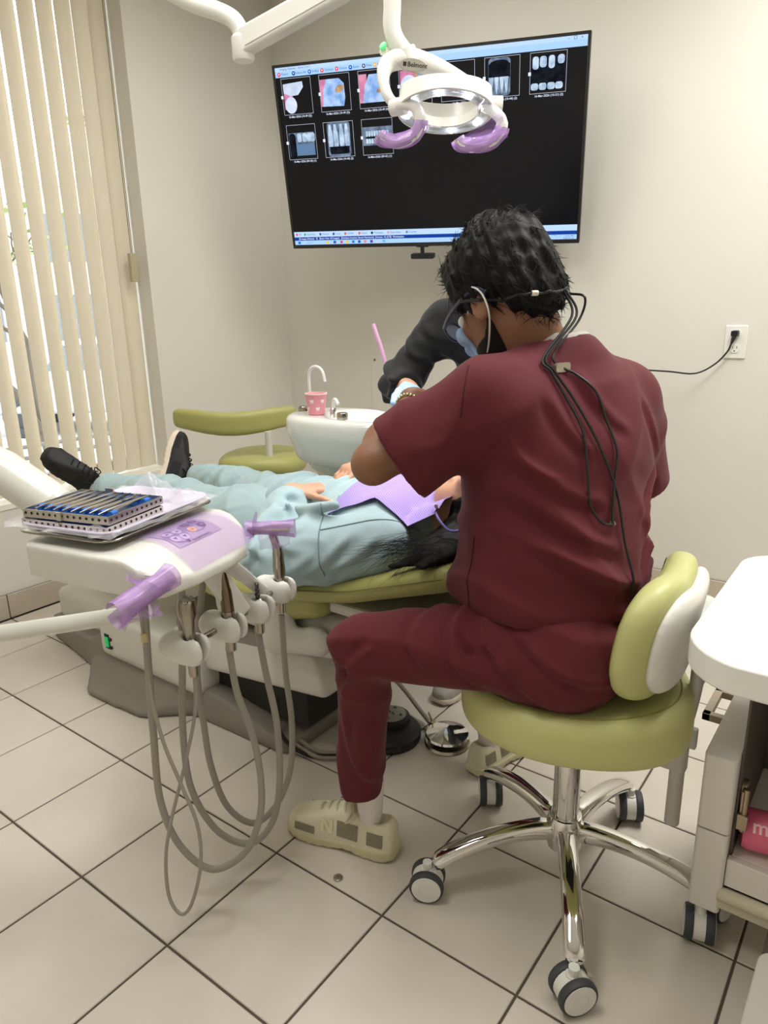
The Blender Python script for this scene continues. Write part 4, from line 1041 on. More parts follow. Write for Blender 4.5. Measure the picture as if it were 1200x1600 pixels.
# hoses
hoses = dict(
 HA=[(1.183, -0.54, 0.753), (1.177, -0.54, 0.676), (1.169, -0.542, 0.557), (1.16, -0.543, 0.416), (1.153, -0.542, 0.266), (1.169, -0.522, 0.151), (1.211, -0.481, 0.081), (1.26, -0.433, 0.109), (1.284, -0.403, 0.187), (1.283, -0.389, 0.272), (1.266, -0.386, 0.37), (1.236, -0.392, 0.466), (1.219, -0.389, 0.56)],
 HB=[(1.179, -0.452, 0.745), (1.172, -0.455, 0.657), (1.16, -0.462, 0.518), (1.146, -0.467, 0.369), (1.146, -0.461, 0.234), (1.176, -0.429, 0.124), (1.221, -0.382, 0.08), (1.254, -0.342, 0.123), (1.261, -0.317, 0.219), (1.251, -0.304, 0.351), (1.225, -0.301, 0.465), (1.203, -0.295, 0.561)],
 HC=[(1.177, -0.391, 0.745), (1.158, -0.404, 0.62), (1.142, -0.414, 0.49), (1.141, -0.41, 0.367), (1.14, -0.401, 0.251), (1.152, -0.378, 0.142), (1.183, -0.336, 0.084), (1.212, -0.291, 0.112), (1.226, -0.251, 0.189), (1.217, -0.226, 0.297), (1.191, -0.21, 0.413), (1.17, -0.19, 0.542)],
 HD=[(1.186, -0.555, 0.734), (1.198, -0.561, 0.639), (1.207, -0.568, 0.542), (1.226, -0.566, 0.44), (1.253, -0.556, 0.348), (1.274, -0.547, 0.266), (1.275, -0.55, 0.18), (1.255, -0.566, 0.088), (1.233, -0.579, 0.058), (1.212, -0.587, 0.096), (1.207, -0.58, 0.181), (1.213, -0.561, 0.261), (1.234, -0.529, 0.381), (1.245, -0.503, 0.482), (1.238, -0.49, 0.568)])
for k, r in (('HA', .0072), ('HB', .0072), ('HC', .0070), ('HD', .0035)):
    b = MB(); b.tube(spline(hoses[k], 8), r, 12); b.build('hose', m_hose, du)
b = MB(); b.tube([(1.2085, -.567, .640), (1.2045, -.565, .655)], .006, 10); b.build('hose_tie', mat('tie_cream', (206, 190, 140), rough=.6), du)
# --- instruments resting in the holders
def inst(name, i, label):
    a, c = HP[i]; return U(a + .010, c, .605), thing(name, tuple(U(a + .010, c, .56)), label, 'dental handpiece')
m_dsteel = mat('aged_steel', (128, 112, 92), rough=.28, metal=1.0)
p, t = inst('air_water_syringe', 0, 'silver three-way syringe with two buttons, nearest of the hanging instruments')
b = MB(); b.lathe([(.0085, -.055), (.0095, -.05), (.0105, .0), (.0115, .045), (.013, .052), (.013, .064)], p, n=20); b.build('grip', m_isteel, t)
sdf_obj('head', lambda P: smin(rbox(P, p + V(0, 0, .082), (.015, .014, .022), .010), cap(P, p + V(0, 0, .055), p + V(0, 0, .08), .013), .01), p + V(-.03, -.03, .03), p + V(.03, .03, .12), .0035, m_isteel, t)
for s in (-1, 1):
    q_ = p + V(.0, 0, .094) + UC * s * .008 + UA * .004; b = MB(); b.lathe([(.0055, 0), (.0055, .010), (.004, .012), (.001, .0122)], q_, (UA * .5 - UC * .5 + V(0, 0, .9)), 14); b.build('button', m_steel, t)
p, t = inst('slow_handpiece', 1, 'dark steel handpiece with a bent round head, second from the near end')
ax = [p + V(0, 0, -.05), p + V(0, 0, .035), p + V(0, 0, .075) - UA * .003, p + V(0, 0, .112) - UA * .009, p + V(0, 0, .134) - UA * .017, p + V(0, 0, .145) - UA * .023]
b = MB(); b.tube(ax[:2], [.0105, .0130], 18); b.build('coupling', m_isteel, t)
b = MB(); b.tube(spline(ax[1:], 4), [.0125] * 5 + [.0110] * 4 + [.0092] * 4 + [.0078] * 4, 16); b.build('barrel', m_dsteel, t)
b = MB(); b.lathe([(.007, -.014), (.0098, -.012), (.0098, .010), (.007, .012)], ax[-1] + V(0, 0, .004), UA * .8 - UC * .5 + V(0, 0, .25), 16); b.build('head', m_isteel, t)
p, t = inst('hose_connector', 2, 'empty steel hose connector with a ribbed nipple, no handpiece on it')
b = MB(); b.lathe([(.0085, -.055), (.010, -.05), (.011, .008), (.0105, .022), (.006, .025)], p, n=20); b.build('collar', m_isteel, t)
b = MB(); b.lathe([(.0045, .022), (.0045, .03), (.006, .031), (.006, .034), (.004, .035), (.004, .040), (.0055, .041), (.0055, .044), (.0035, .045), (.0035, .052), (.0045, .053), (.0045, .057), (.002, .058)], p, n=14); b.build('nipple', mat('dark_nickel', (95, 90, 84), rough=.3, metal=1), t)
p, t = inst('turbine_handpiece', 3, 'tall silver turbine handpiece with angled neck, farthest in the row')
b = MB(); b.tube([p + V(0, 0, -.055), p + V(0, 0, .01), p + V(0, 0, .040)], [.0090, .0118, .0125], 18); b.build('coupling', m_isteel, t)
b = MB(); b.tube(spline([p + V(0, 0, .040), p + V(0, 0, .066), p + V(0, 0, .092), p + V(0, 0, .104) - UA * .003, p + V(0, 0, .136) - UA * .014], 4), [.0135] * 4 + [.0125] * 4 + [.0115] * 4 + [.0090] * 4 + [.006], 18); b.build('barrel', m_isteel, t)
b = MB(); b.lathe([(.005, -.011), (.007, -.009), (.007, .007), (.004, .009)], p + V(0, 0, .141) - UA * .017, UA * .9 - UC * .2 + V(0, 0, .2), 16); b.build('head', m_isteel, t)
# --- support arms of the unit
b = MB(); b.tube([(.24, -.73, 1.09), (.642, -.5, .872), (.742, -.452, .798)], .0475, 28); b.lathe([(.0475, 0), (.044, .012), (.030, .022), (.001, .026)], (.742, -.452, .798), (.742 - .642, .048, -.074), 28)
b.build('flex_arm', m_uw, du)
b = MB(); b.tube([(.742, -.452, .798), (.80, -.43, .785), (.93, -.45, .780)], .03, 16); b.build('arm_knuckle', m_uw, du)
b = MB(); b.tube([(.35, -.86, .47), (.679, -.587, .521), (.90, -.41, .5555), (.94, -.375, .562)], .0195, 20); b.build('lower_arm', m_uw, du)
b = MB(); b.tube([(.24, -.73, 1.09), (.24, -.73, .95), (.27, -.80, .60), (.35, -.86, .47), (.35, -.86, .03)], .03, 16); b.lathe([(.15, 0), (.15, .02), (.04, .035)], (.35, -.86, 0), n=32); b.build('arm_post', m_uw, du)

# ================================================================== TRAY AND CASSETTES
tz = .8235
tr = thing('instrument_tray', tuple(U(.005, -.02, tz)), 'steel tray in a clear plastic sleeve on the white tray table', 'tray')
def tray(h0, h1, w, l, name, m, z0, lip):
    b = MB(); prof = [(-.022, 0), (-.006, h1), (.004, h1 + .002), (.006, h1)]
    loops = []
    for off, z in [(-.03, .0)] + prof: loops.append([tuple(U(.005 + p[0], -.02 + p[1], z0 + h0 + z)) for p in rrect(w + 2 * off, l + 2 * off, max(.028 + off, .006), 6)])
    n = len(loops[0]); k = len(b.v); vs = [p for L in loops for p in L]
    fs = [(i * n + j, i * n + (j + 1) % n, (i + 1) * n + (j + 1) % n, (i + 1) * n + j) for i in range(len(loops) - 1) for j in range(n)] + [tuple(range(n))]
    b.add(vs, fs); o = b.build(name, m, tr, smooth=50)
    so = o.modifiers.new('solidify', 'SOLIDIFY'); so.thickness = .0012
    return o
tray(.000, .008, .216, .292, 'lower_tray', m_steel, tz, 0)
tray(.0105, .011, .208, .284, 'upper_tray', mat('tray_liner_lilac', (214, 206, 226), rough=.25), tz, 0)
def sleeve(s, t):
    a = -.118 + .246 * s; c = -.175 + .300 * t; e = max(abs(s - .5), abs(t - .5)) * 2
    z = tz + .0150 + .016 * max(0, e - .84) / .16 - .012 * max(0, e - .93) / .07 + .0035 * math.sin(13 * s + 3 * math.sin(6 * t)) * math.sin(11 * t) * (e > .6)
    return U(a, c, z)
b = MB(); b.grid(sleeve, 30, 34); b.build('plastic_sleeve', m_clear, tr)
def crumple(a, c, w, h, sd):
    rr = random.Random(sd); ph = [rr.uniform(0, 6) for _ in range(4)]
    b = MB(); b.grid(lambda s, t: U(a + w * (s - .5) + .008 * math.sin(9 * t + ph[0]), c + .6 * w * (t - .5) + .010 * math.sin(8 * s + ph[1]), tz + .018 + h * math.sin(math.pi * s) * math.sin(math.pi * t) * (.6 + .4 * math.sin(10 * s + ph[2]) * math.cos(9 * t + ph[3]))), 14, 14); b.build('sleeve_crumple', m_clear, tr)
crumple(-.02, .105, .12, .050, 1); crumple(.07, .09, .10, .035, 2); crumple(-.10, -.15, .07, .025, 3); crumple(.075, -.15, .06, .02, 4)
m_bsil = mat('blue_silicone', (32, 108, 206), rough=.4)
m_cass = mat('cassette_steel', (205, 198, 186), rough=.32, metal=1.0)
m_hole = mat('perforation_dark', (40, 38, 36), rough=.8)
def cassette(ca, cc, z0, wa, wc, hh, rot, label, tilt=0.0, lid=True):
    t = thing('instrument_cassette', tuple(U(ca, cc, z0)), label, 'cassette', 'steel instrument cassettes')
    r_ = math.radians(13 + rot); ex = V(math.cos(r_), math.sin(r_), tilt); ey = V(-math.sin(r_), math.cos(r_), .0)
    F = frame(U(ca, cc, z0), ex, ey)
    b = MB(); b.box((-wa/2, -wc/2, 0), (wa/2, wc/2, .0015), F); b.build('base_plate', m_cass, t, smooth=0)
    for (x0, y0, x1, y1) in ((-wa/2, -wc/2, wa/2, -wc/2 + .0012), (-wa/2, wc/2 - .0012, wa/2, wc/2), (-wa/2, -wc/2 + .0012, -wa/2 + .0012, wc/2 - .0012), (wa/2 - .0012, -wc/2 + .0012, wa/2, wc/2 - .0012)):
        b = MB(); b.box((x0, y0, .0015), (x1, y1, hh), F); b.build('side_wall', m_cass, t, smooth=0)
    b = MB()
    for k in range(14):
        x = -wa/2 + (k + .5) * wa / 14
        for yy, nn in ((-wc/2 - .0003, -1), ):
            b.lathe([(.0028, 0), (.0028, .0002)], tuple(F @ Vector((x, yy, hh * .55))), tuple(F.to_3x3() @ Vector((0, -1, 0))), 8)
    for k in range(11):
        y = -wc/2 + (k + .5) * wc / 11
        b.lathe([(.0028, 0), (.0028, .0002)], tuple(F @ Vector((wa/2 + .0002, y, hh * .55))), tuple(F.to_3x3() @ Vector((1, 0, 0))), 8)
    o = b.build('perforations', m_hole, t); o['kind'] = 'stuff'
    for yy in (-wc * .30, wc * .30):
        b = MB(); b.box((-wa * .45, yy - .006, .0016), (wa * .45, yy + .006, hh * .55), F)
        for k in range(9):
            x = -wa * .42 + k * wa * .105; b.cyl(tuple(F @ Vector((x, yy - .007, hh * .8))), tuple(F @ Vector((x, yy + .007, hh * .8))), .0058, n=12)
        b.build('silicone_rail', m_bsil, t)
    rr = random.Random(int(z0 * 1e4))
    if lid:
        for k in range(8):
            x = -wa * .37 + k * wa * .105; b = MB(); y0 = -wc * .46; y1 = wc * .46
            b.tube([tuple(F @ Vector((x, y0, hh + .001))), tuple(F @ Vector((x + rr.uniform(-.002, .002), y0 * .6, hh + .002))), tuple(F @ Vector((x, y1 * .6, hh + .002))), tuple(F @ Vector((x + rr.uniform(-.004, .004), y1, hh + .002)))], [.001, .0034, .0034, .001], 8)
            b.build('hand_instrument', m_steel, t)
        b = MB(); b.box((-wa * .2, wc / 2, hh * .3), (-wa * .1, wc / 2 + .004, hh + .006), F); b.build('latch', m_cass, t, smooth=0)
        b = MB(); b.box((wa/2 - .03, wc * .2, hh), (wa/2 - .027, wc * .26, hh + .012), F); b.build('clip', m_cass, t, smooth=0)
    b = MB(); b.box((-wa * .08, -wc / 2 - .004, 0), (-wa * .03, -wc / 2, hh * 1.05), F); b.build('latch', m_cass, t, smooth=0)
    return t
cassette(-.004, -.078, tz + .0165, .196, .150, .013, 2, 'lower perforated steel instrument cassette on the tray', lid=False)
cassette(-.004, -.074, tz + .0318, .194, .148, .015, 3, 'upper steel instrument cassette with blue silicone rails, on the other cassette', .0)
# ================================================================== OPERATING LIGHT
m_lw = mat('lamp_white', (234, 232, 226), rough=0.25, coat=0.2)
m_lring = mat('lamp_lens_ring', (200, 204, 206), rough=0.12, metal=0.35)
m_led = mat('led_lit', (255, 255, 255), rough=.3, emit=(235, 245, 255), estr=14.0)
ol = thing('operating_light', (.20, .41, CEIL_Z), 'white dental operating light with LED ring on a jointed ceiling arm', 'dental light')
b = MB(); b.tube(spline([(.02, .32, 2.34), (.154, .392, 2.2), (.266, .452, 2.123), (.357, .495, 2.084), (.400, .516, 2.058), (.418, .528, 2.024), (.42, .53, 1.985)], 6), .026, 20); b.build('ceiling_arm', m_lw, ol)
b = MB(); b.tube([(.02, .32, CEIL_Z), (.02, .32, 2.32)], .03, 20); b.lathe([(.09, 0), (.09, .03), (.035, .05)], (.02, .32, CEIL_Z), (0, 0, -1), 28); b.build('ceiling_post', m_lw, ol)
b = MB(); b.lathe([(.030, -.040), (.034, -.034), (.034, .022), (.028, .030)], (.42, .53, 1.985), n=26); b.build('joint', m_lw, ol)
sd = unit(V(.966, .566, 2.085) - V(.43, .529, 1.995)); sl = float(np.linalg.norm(V(.966, .566, 2.085) - V(.43, .529, 1.995)))
Fs = frame((.43, .529, 1.995), sd, (0, 0, 1))
b = MB(); b.prism([(-.02, -.028), (-.005, -.036), (sl, -.030), (sl, .030), (-.005, .036), (-.02, .028)], -.024, .024, Fs); sp_ = b.build('spring_arm', m_lw, ol, bevel=.008, bseg=3)
b = MB(); b.tube([Fs @ Vector((.02, -.022, .0245)), Fs @ Vector((sl, -.018, .0245))], .0018, 6); b.build('arm_seam', m_greyp, sp_)
b = MB(); b.tube(spline([(.966, .566, 2.085), (1.05, .48, 2.12), (1.13, .36, 2.09), (1.151, .308, 2.02), (1.150, .307, 1.882), (1.148, .306, 1.831), (1.155, .311, 1.802), (1.171, .323, 1.776), (1.182, .331, 1.762)], 6), .0205, 20); b.build('stem', m_lw, ol)
b = MB(); b.lathe([(.024, -.02), (.024, .014), (.018, .02)], (1.180, .330, 1.762), (.35, .26, -.9), 22); b.build('stem_collar', m_lw, ol)
LR, LF_ = unit(V(.8, .6, 0)), unit(V(-.6, .8, 0))      # lamp's own sideways and front directions
yk = spline([(1.186, 0.272, 1.649), (1.168, 0.258, 1.674), (1.148, 0.269, 1.716), (1.145, 0.292, 1.75), (1.171, 0.323, 1.763), (1.205, 0.361, 1.754), (1.248, 0.406, 1.731), (1.307, 0.426, 1.693), (1.359, 0.403, 1.653)], 6)
b = MB(); b.tube(yk, [.012 + .012 * math.sin(math.pi * min(1, max(0, (i - 10) / 34))) for i in range(len(yk))], 16, up=(0, 0, 1), flat=1.0); y_ = b.build('yoke', m_lw, ol)
bc = V(1.197, .318, 1.742); Bf = frame(bc - LF_ * .008, LR * .985 + V(0, 0, -.12), V(0, 0, 1) - LF_ * .25)
b = MB(); b.prism([(.033 * math.cos(t), .0135 * math.sin(t)) for t in np.linspace(0, 2 * math.pi, 33)[:-1]], -.006, .004, Bf, .93); bd = b.build('badge', mat('badge_grey', (196, 190, 178), rough=.35, metal=.3), ol)
text_part('lettering', 'Belmont', Bf @ Matrix.Translation((-.0125, 0, .0045)), .0135, mat('badge_ink', (50, 48, 45), rough=.5), bd, 'LEFT', bold=.0002)
b = MB(); b.box((-.0225, -.004, .0042), (-.015, .0045, .0046), Bf); b.build('logo', MATS['badge_ink'], bd, smooth=0)
b = MB(); b.lathe([(.010, -.010), (.011, .004), (.009, .008)], (1.134, .295, 1.778), tuple(-LF_ * .8 - LR * .5), 18); kb = b.build('side_knob', m_lw, ol)
b = MB(); b.lathe([(.009, .007), (.0085, .0095), (.002, .010)], (1.137, .292, 1.784), tuple(-LF_ * .7 - LR * .5 + V(0, 0, .5)), 16); b.build('indicator', mat('green_indicator', (40, 200, 90), rough=.3, emit=(30, 235, 100), estr=.9), kb)
# ring head: visor band, lens ring with eight LEDs, opening facing down toward the patient
rc = V(1.274, .338, 1.640); rn = unit(V(.02, -.10, -1.0) - LF_ * .16); R_ = axes(rn, (0, 1, 0))  # ring normal points down
e1 = unit(LR - rn * (LR @ rn)); e2 = np.cross(rn, e1)
def rp(t, r, h): return rc + (e1 * math.cos(t) + e2 * math.sin(t) * .92) * r - rn * h
def visor(u, v):
    t = 2 * math.pi * u; back = .5 + .5 * math.cos(t - math.atan2(float(LF_ @ e2), float(LF_ @ e1)))
    return rp(t, .108 - .006 * v, -.004 + v * (.034 + .036 * back))
b = MB(); b.grid(visor, 56, 5, .004, closeu=True); b.build('visor', m_lw, ol)
b = MB()
def lens(u, v): return rp(2 * math.pi * u, .106 - .030 * v, -.004 + .006 * math.sin(math.pi * v))
b.grid(lens, 56, 6, .003, closeu=True); lr_ = b.build('lens_ring', m_lring, ol)
b = MB(); b.grid(lambda u, v: rp(2 * math.pi * u, .076 - .002 * v, -.004 + v * .024), 56, 3, .003, closeu=True); b.build('inner_band', m_lw, ol)
for k in range(8):
    t = 2 * math.pi * (k + .3) / 8; p = rp(t, .091, .000)
    b = MB(); b.lathe([(.0075, .0), (.0075, .006), (.005, .0085), (.001, .009)], p, rn, 14); b.build('led', m_led, lr_)
for nm, p, q_ in (('pivot', (1.186, .272, 1.649), (1.200, .262, 1.649)), ('pivot', (1.352, .392, 1.650), (1.372, .405, 1.648))):
    b = MB(); b.cyl(V(*p) - LR * .014, V(*q_) + LR * .012, .019, n=22); b.build(nm, m_lw, ol)
hl = [(1.198, 0.256, 1.651), (1.231, 0.255, 1.646), (1.252, 0.259, 1.627), (1.254, 0.261, 1.601), (1.241, 0.251, 1.579), (1.214, 0.231, 1.567), (1.189, 0.212, 1.573), (1.18, 0.205, 1.584)]
hr = [(1.357, 0.376, 1.644), (1.384, 0.371, 1.626), (1.402, 0.372, 1.607), (1.401, 0.371, 1.585), (1.385, 0.359, 1.565), (1.358, 0.339, 1.555), (1.331, 0.319, 1.559), (1.324, 0.313, 1.572)]
for k, L in enumerate((hl, hr)):
    s_ = spline(L, 6); b = MB(); b.tube(s_, [.010] * 14 + [.011] * (len(s_) - 14), 14, flat=1.3); h_ = b.build('positioning_handle', m_lw, ol)
    ff = s_[16:]
    b = MB()
    def film(u, v, ff=ff):
        i = min(int(u * (len(ff) - 1)), len(ff) - 2); p = ff[i] + (ff[i + 1] - ff[i]) * (u * (len(ff) - 1) - i); th = 2 * math.pi * v
        tg = unit(ff[i + 1] - ff[i]); n1 = unit(np.cross(tg, LF_)); n2 = np.cross(tg, n1); r = .0155 * (1 + .16 * math.sin(3 * th + 9 * u) + .08 * math.sin(7 * th - 5 * u))
        return p + r * (n1 * math.cos(th) + n2 * math.sin(th))
    b.grid(film, 20, 21); b.build('handle_film', m_filmd, h_)
    lo = V(*L[4]); 
    if k == 1:
        b = MB(); b.grid(lambda u, v: V(1.401, .372, 1.620) * (1 - u) * (1 - v) + V(1.414, .378, 1.568) * u * (1 - v) + V(1.335, .318, 1.575) * (1 - u) * v + V(1.345, .328, 1.538) * u * v - LF_ * (.012 + .005 * math.sin(9 * u + 4 * v)), 8, 10); b.build('film_flap', m_film, h_)
    else:
        b = MB(); b.grid(lambda u, v: V(1.262, .262, 1.612) * (1 - u) + V(1.245, .258, 1.568) * u - LR * .05 * v * u + V(0, 0, -.006 * v) - LF_ * (.010 + .004 * math.sin(9 * u + 4 * v)), 8, 10); b.build('film_flap', m_film, h_)

# the LED ring's own beam on the patient's face
_sl = bpy.data.lights.new('operating_beam', 'SPOT'); _sl.energy = 13; _sl.spot_size = math.radians(62); _sl.spot_blend = .7; _sl.shadow_soft_size = .09; _sl.color = (.96, .98, 1.0)
_so = bpy.data.objects.new('operating_beam', _sl); COL.objects.link(_so); _so.location = tuple(rc + rn * .03); _so.rotation_euler = (Vector((1.30, .17, .75)) - Vector(rc)).to_track_quat('-Z', 'Y').to_euler()
# ================================================================== PEOPLE
def wob(P, s=1.0, sd=0.0):
    """smooth folds"""
    x, y, z = P[:, 0] * s, P[:, 1] * s, P[:, 2] * s
    return (np.sin(31 * x + 17 * z + sd) * np.sin(23 * y - 19 * z + 2 * sd) + .6 * np.sin(53 * z + 29 * y + 11 * x + sd) * np.sin(37 * x - 13 * y + 3 * sd)) / 1.6
def ridge(P, d, fr, ph=0.0, wd=(0, 0, 1), wf=9.0, wa=.6):
    """soft cloth ridges running across direction d"""
    t = fr * (P @ unit(d)) + ph + wa * np.sin(wf * (P @ unit(wd)) + 1.7 * ph)
    return (1 - np.abs(np.sin(t))) ** 2
def near(P, c, r, fn):
    c = np.asarray(c, float); dd = np.linalg.norm(P - c, axis=1) - r; out = dd + .02; m = dd < .02
    if m.any(): out[m] = fn(P[m])
    return out
from mathutils.bvhtree import BVHTree
def snap_fn(ob):
    bv = BVHTree.FromObject(ob, bpy.context.evaluated_depsgraph_get()); og = worigin(ob)
    def s(o, d, off):
        h = bv.ray_cast(Vector(o) - og, Vector(d).normalized())
        return None if h[0] is None else np.array(h[0] + og) - unit(d) * off
    return s
def hand_fn(w, fwd, nrm, thumb, curl=(.5, .5, .5, .5), tc=.4, sc=1.0, grow=0.0):
    """distance function of a hand: wrist w, finger direction, palm normal (where the palm looks), thumb side +1/-1"""
    f = unit(fwd); n = unit(np.asarray(nrm, float) - f * (f @ np.asarray(nrm, float))); s = np.cross(n, f) * thumb   # s points to the thumb side
    w = np.asarray(w, float); segs = []
    lens = [(.040, .024, .019), (.045, .028, .021), (.042, .026, .020), (.033, .020, .017)]
    for i in range(4):
        b0 = w + (f * (.088 - .004 * abs(i - 1)) + s * (.031 - .0205 * i)) * sc
        d = f + s * (.10 - .07 * i); c = 0.0; p = b0
        for k in range(3):
            c += curl[i] * (.75, .95, .7)[k]
            dd = unit(d) * math.cos(c) + n * math.sin(c); q = p + dd * lens[i][k] * sc
            segs.append((p, q, (.0092, .0084, .0076)[k] * sc, (.0084, .0076, .0066)[k] * sc)); p = q
    p = w + (f * .028 + s * .030) * sc; tcv = 0
    for k, L in enumerate((.040, .032, .027)):
        dd = unit(f * (.75 + .2 * k * tc) + s * (.75 - .35 * k * tc) + n * (.15 + .35 * tc * k)); q = p + dd * L * sc
        segs.append((p, q, (.0135, .0105, .0095)[k] * sc, (.0105, .0095, .0078)[k] * sc)); p = q
    R_ = np.stack([s, f, n], 1); c0 = w + f * .05 * sc
    def fn(P):
        d = rbox(P, w + f * .052 * sc, V(.040, .046, .0145) * sc + grow, .014 * sc, R_)
        d = smin(d, ell(P, w + (f * .035 + s * .022 + n * .006) * sc, V(.022, .032, .018) * sc + grow, R_), .012)
        d = smin(d, cap(P, w - f * .02, w + f * .02, .026 * sc + grow, .025 * sc + grow, n, .75), .015)
        for (a, c, ra, rb) in segs: d = smin(d, cap(P, a, c, ra + grow, rb + grow), .005)
        return d
    cc = w + f * .08 * sc
    return (lambda P: near(P, cc, .135 * sc, fn)), segs
def head_fn(c, R_, sc=1.0):
    """head: c its centre, columns of R_ right, forward, up"""
    r, f, u = R_[:, 0], R_[:, 1], R_[:, 2]; c = np.asarray(c, float)
    L = lambda x, y, z: c + (r * x + f * y + u * z) * sc
    def fn(P):
        d = ell(P, L(0, -.012, .030), V(.077, .097, .088) * sc, R_)
        d = smin(d, ell(P, L(0, .035, -.035), V(.058, .058, .080) * sc, R_), .03)
        d = smin(d, ell(P, L(0, .055, -.092), V(.034, .034, .030) * sc, R_), .03)
        d = smin(d, cap(P, L(0, .092, .020), L(0, .112, -.022), .007 * sc, .013 * sc), .012)
        for s in (-1, 1):
            d = smax(d, -ell(P, L(s * .032, .105, .018), V(.017, .016, .011) * sc, R_), .012)
            d = smin(d, ell(P, L(s * .034, .078, -.012), V(.022, .020, .018) * sc, R_), .015)
            e = ell(P, L(s * .081, -.006, -.008), V(.007, .020, .032) * sc, R_)
            e = smax(e, -ell(P, L(s * .089, -.002, -.004), V(.006, .012, .020) * sc, R_), .004)
            d = smin(d, e, .006)
        d = smin(d, ell(P, L(0, .094, -.052), V(.024, .010, .006) * sc, R_), .008)
        d = smin(d, ell(P, L(0, .092, -.063), V(.021, .010, .006) * sc, R_), .008)
        return d
    return (lambda P: near(P, c, .17 * sc, fn)), L
def eyes(parent, L, R_):
    for s in (-1, 1):
        b = MB(); b.ball(L(s * .032, .083, .018), .0125, 14, 10); e = b.build('eye', mat('eye_white', (235, 232, 226), rough=.2), parent)
        b = MB(); b.ball(L(s * .032, .0925, .017), .0055, 12, 8); b.build('iris', mat('eye_iris', (48, 30, 20), rough=.15), e)
def strands(pts_dirs, r, m, name, parent, seg=5, seed=0, droop=.03, wig=.006, L=(.03, .06)):
    rr = random.Random(seed); b = MB()
    for (p, d) in pts_dirs:
        l = rr.uniform(*L); q = [np.asarray(p, float)]; d = unit(d); w = V(rr.gauss(0, 1), rr.gauss(0, 1), rr.gauss(0, 1)) * wig
        for k in range(1, seg):
            t = k / (seg - 1); q.append(q[0] + d * l * t + V(0, 0, -droop * t * t) + w * t * t)
        b.tube(q, [r * (1 - .85 * k / (seg - 1)) for k in range(seg)], 3, cap=False)
    return b.build(name, m, parent, smooth=180)
m_skin = mat('skin_brown', (138, 96, 70), rough=0.5, sss=0.08, noise=0.05, nscale=30)
m_skinl = mat('skin_light', (206, 156, 128), rough=0.5, sss=0.1, noise=0.05, nscale=30)
m_hair = mat('black_hair', (22, 20, 20), rough=0.55, spec=0.18, noise=0.3, nscale=120)
m_scrub = mat('maroon_scrubs', (92, 25, 36), rough=0.85, sheen=0.06, noise=0.03, nscale=8, bump=0.12, bscale=900, wrinkle=.55, wscale=5)
m_sock = mat('white_sock', (226, 218, 214), rough=0.85, bump=0.3, bscale=300)
m_glove = mat('blue_glove', (120, 160, 214), rough=0.4)
m_glovel = mat('pale_blue_glove', (172, 204, 230), rough=0.4)

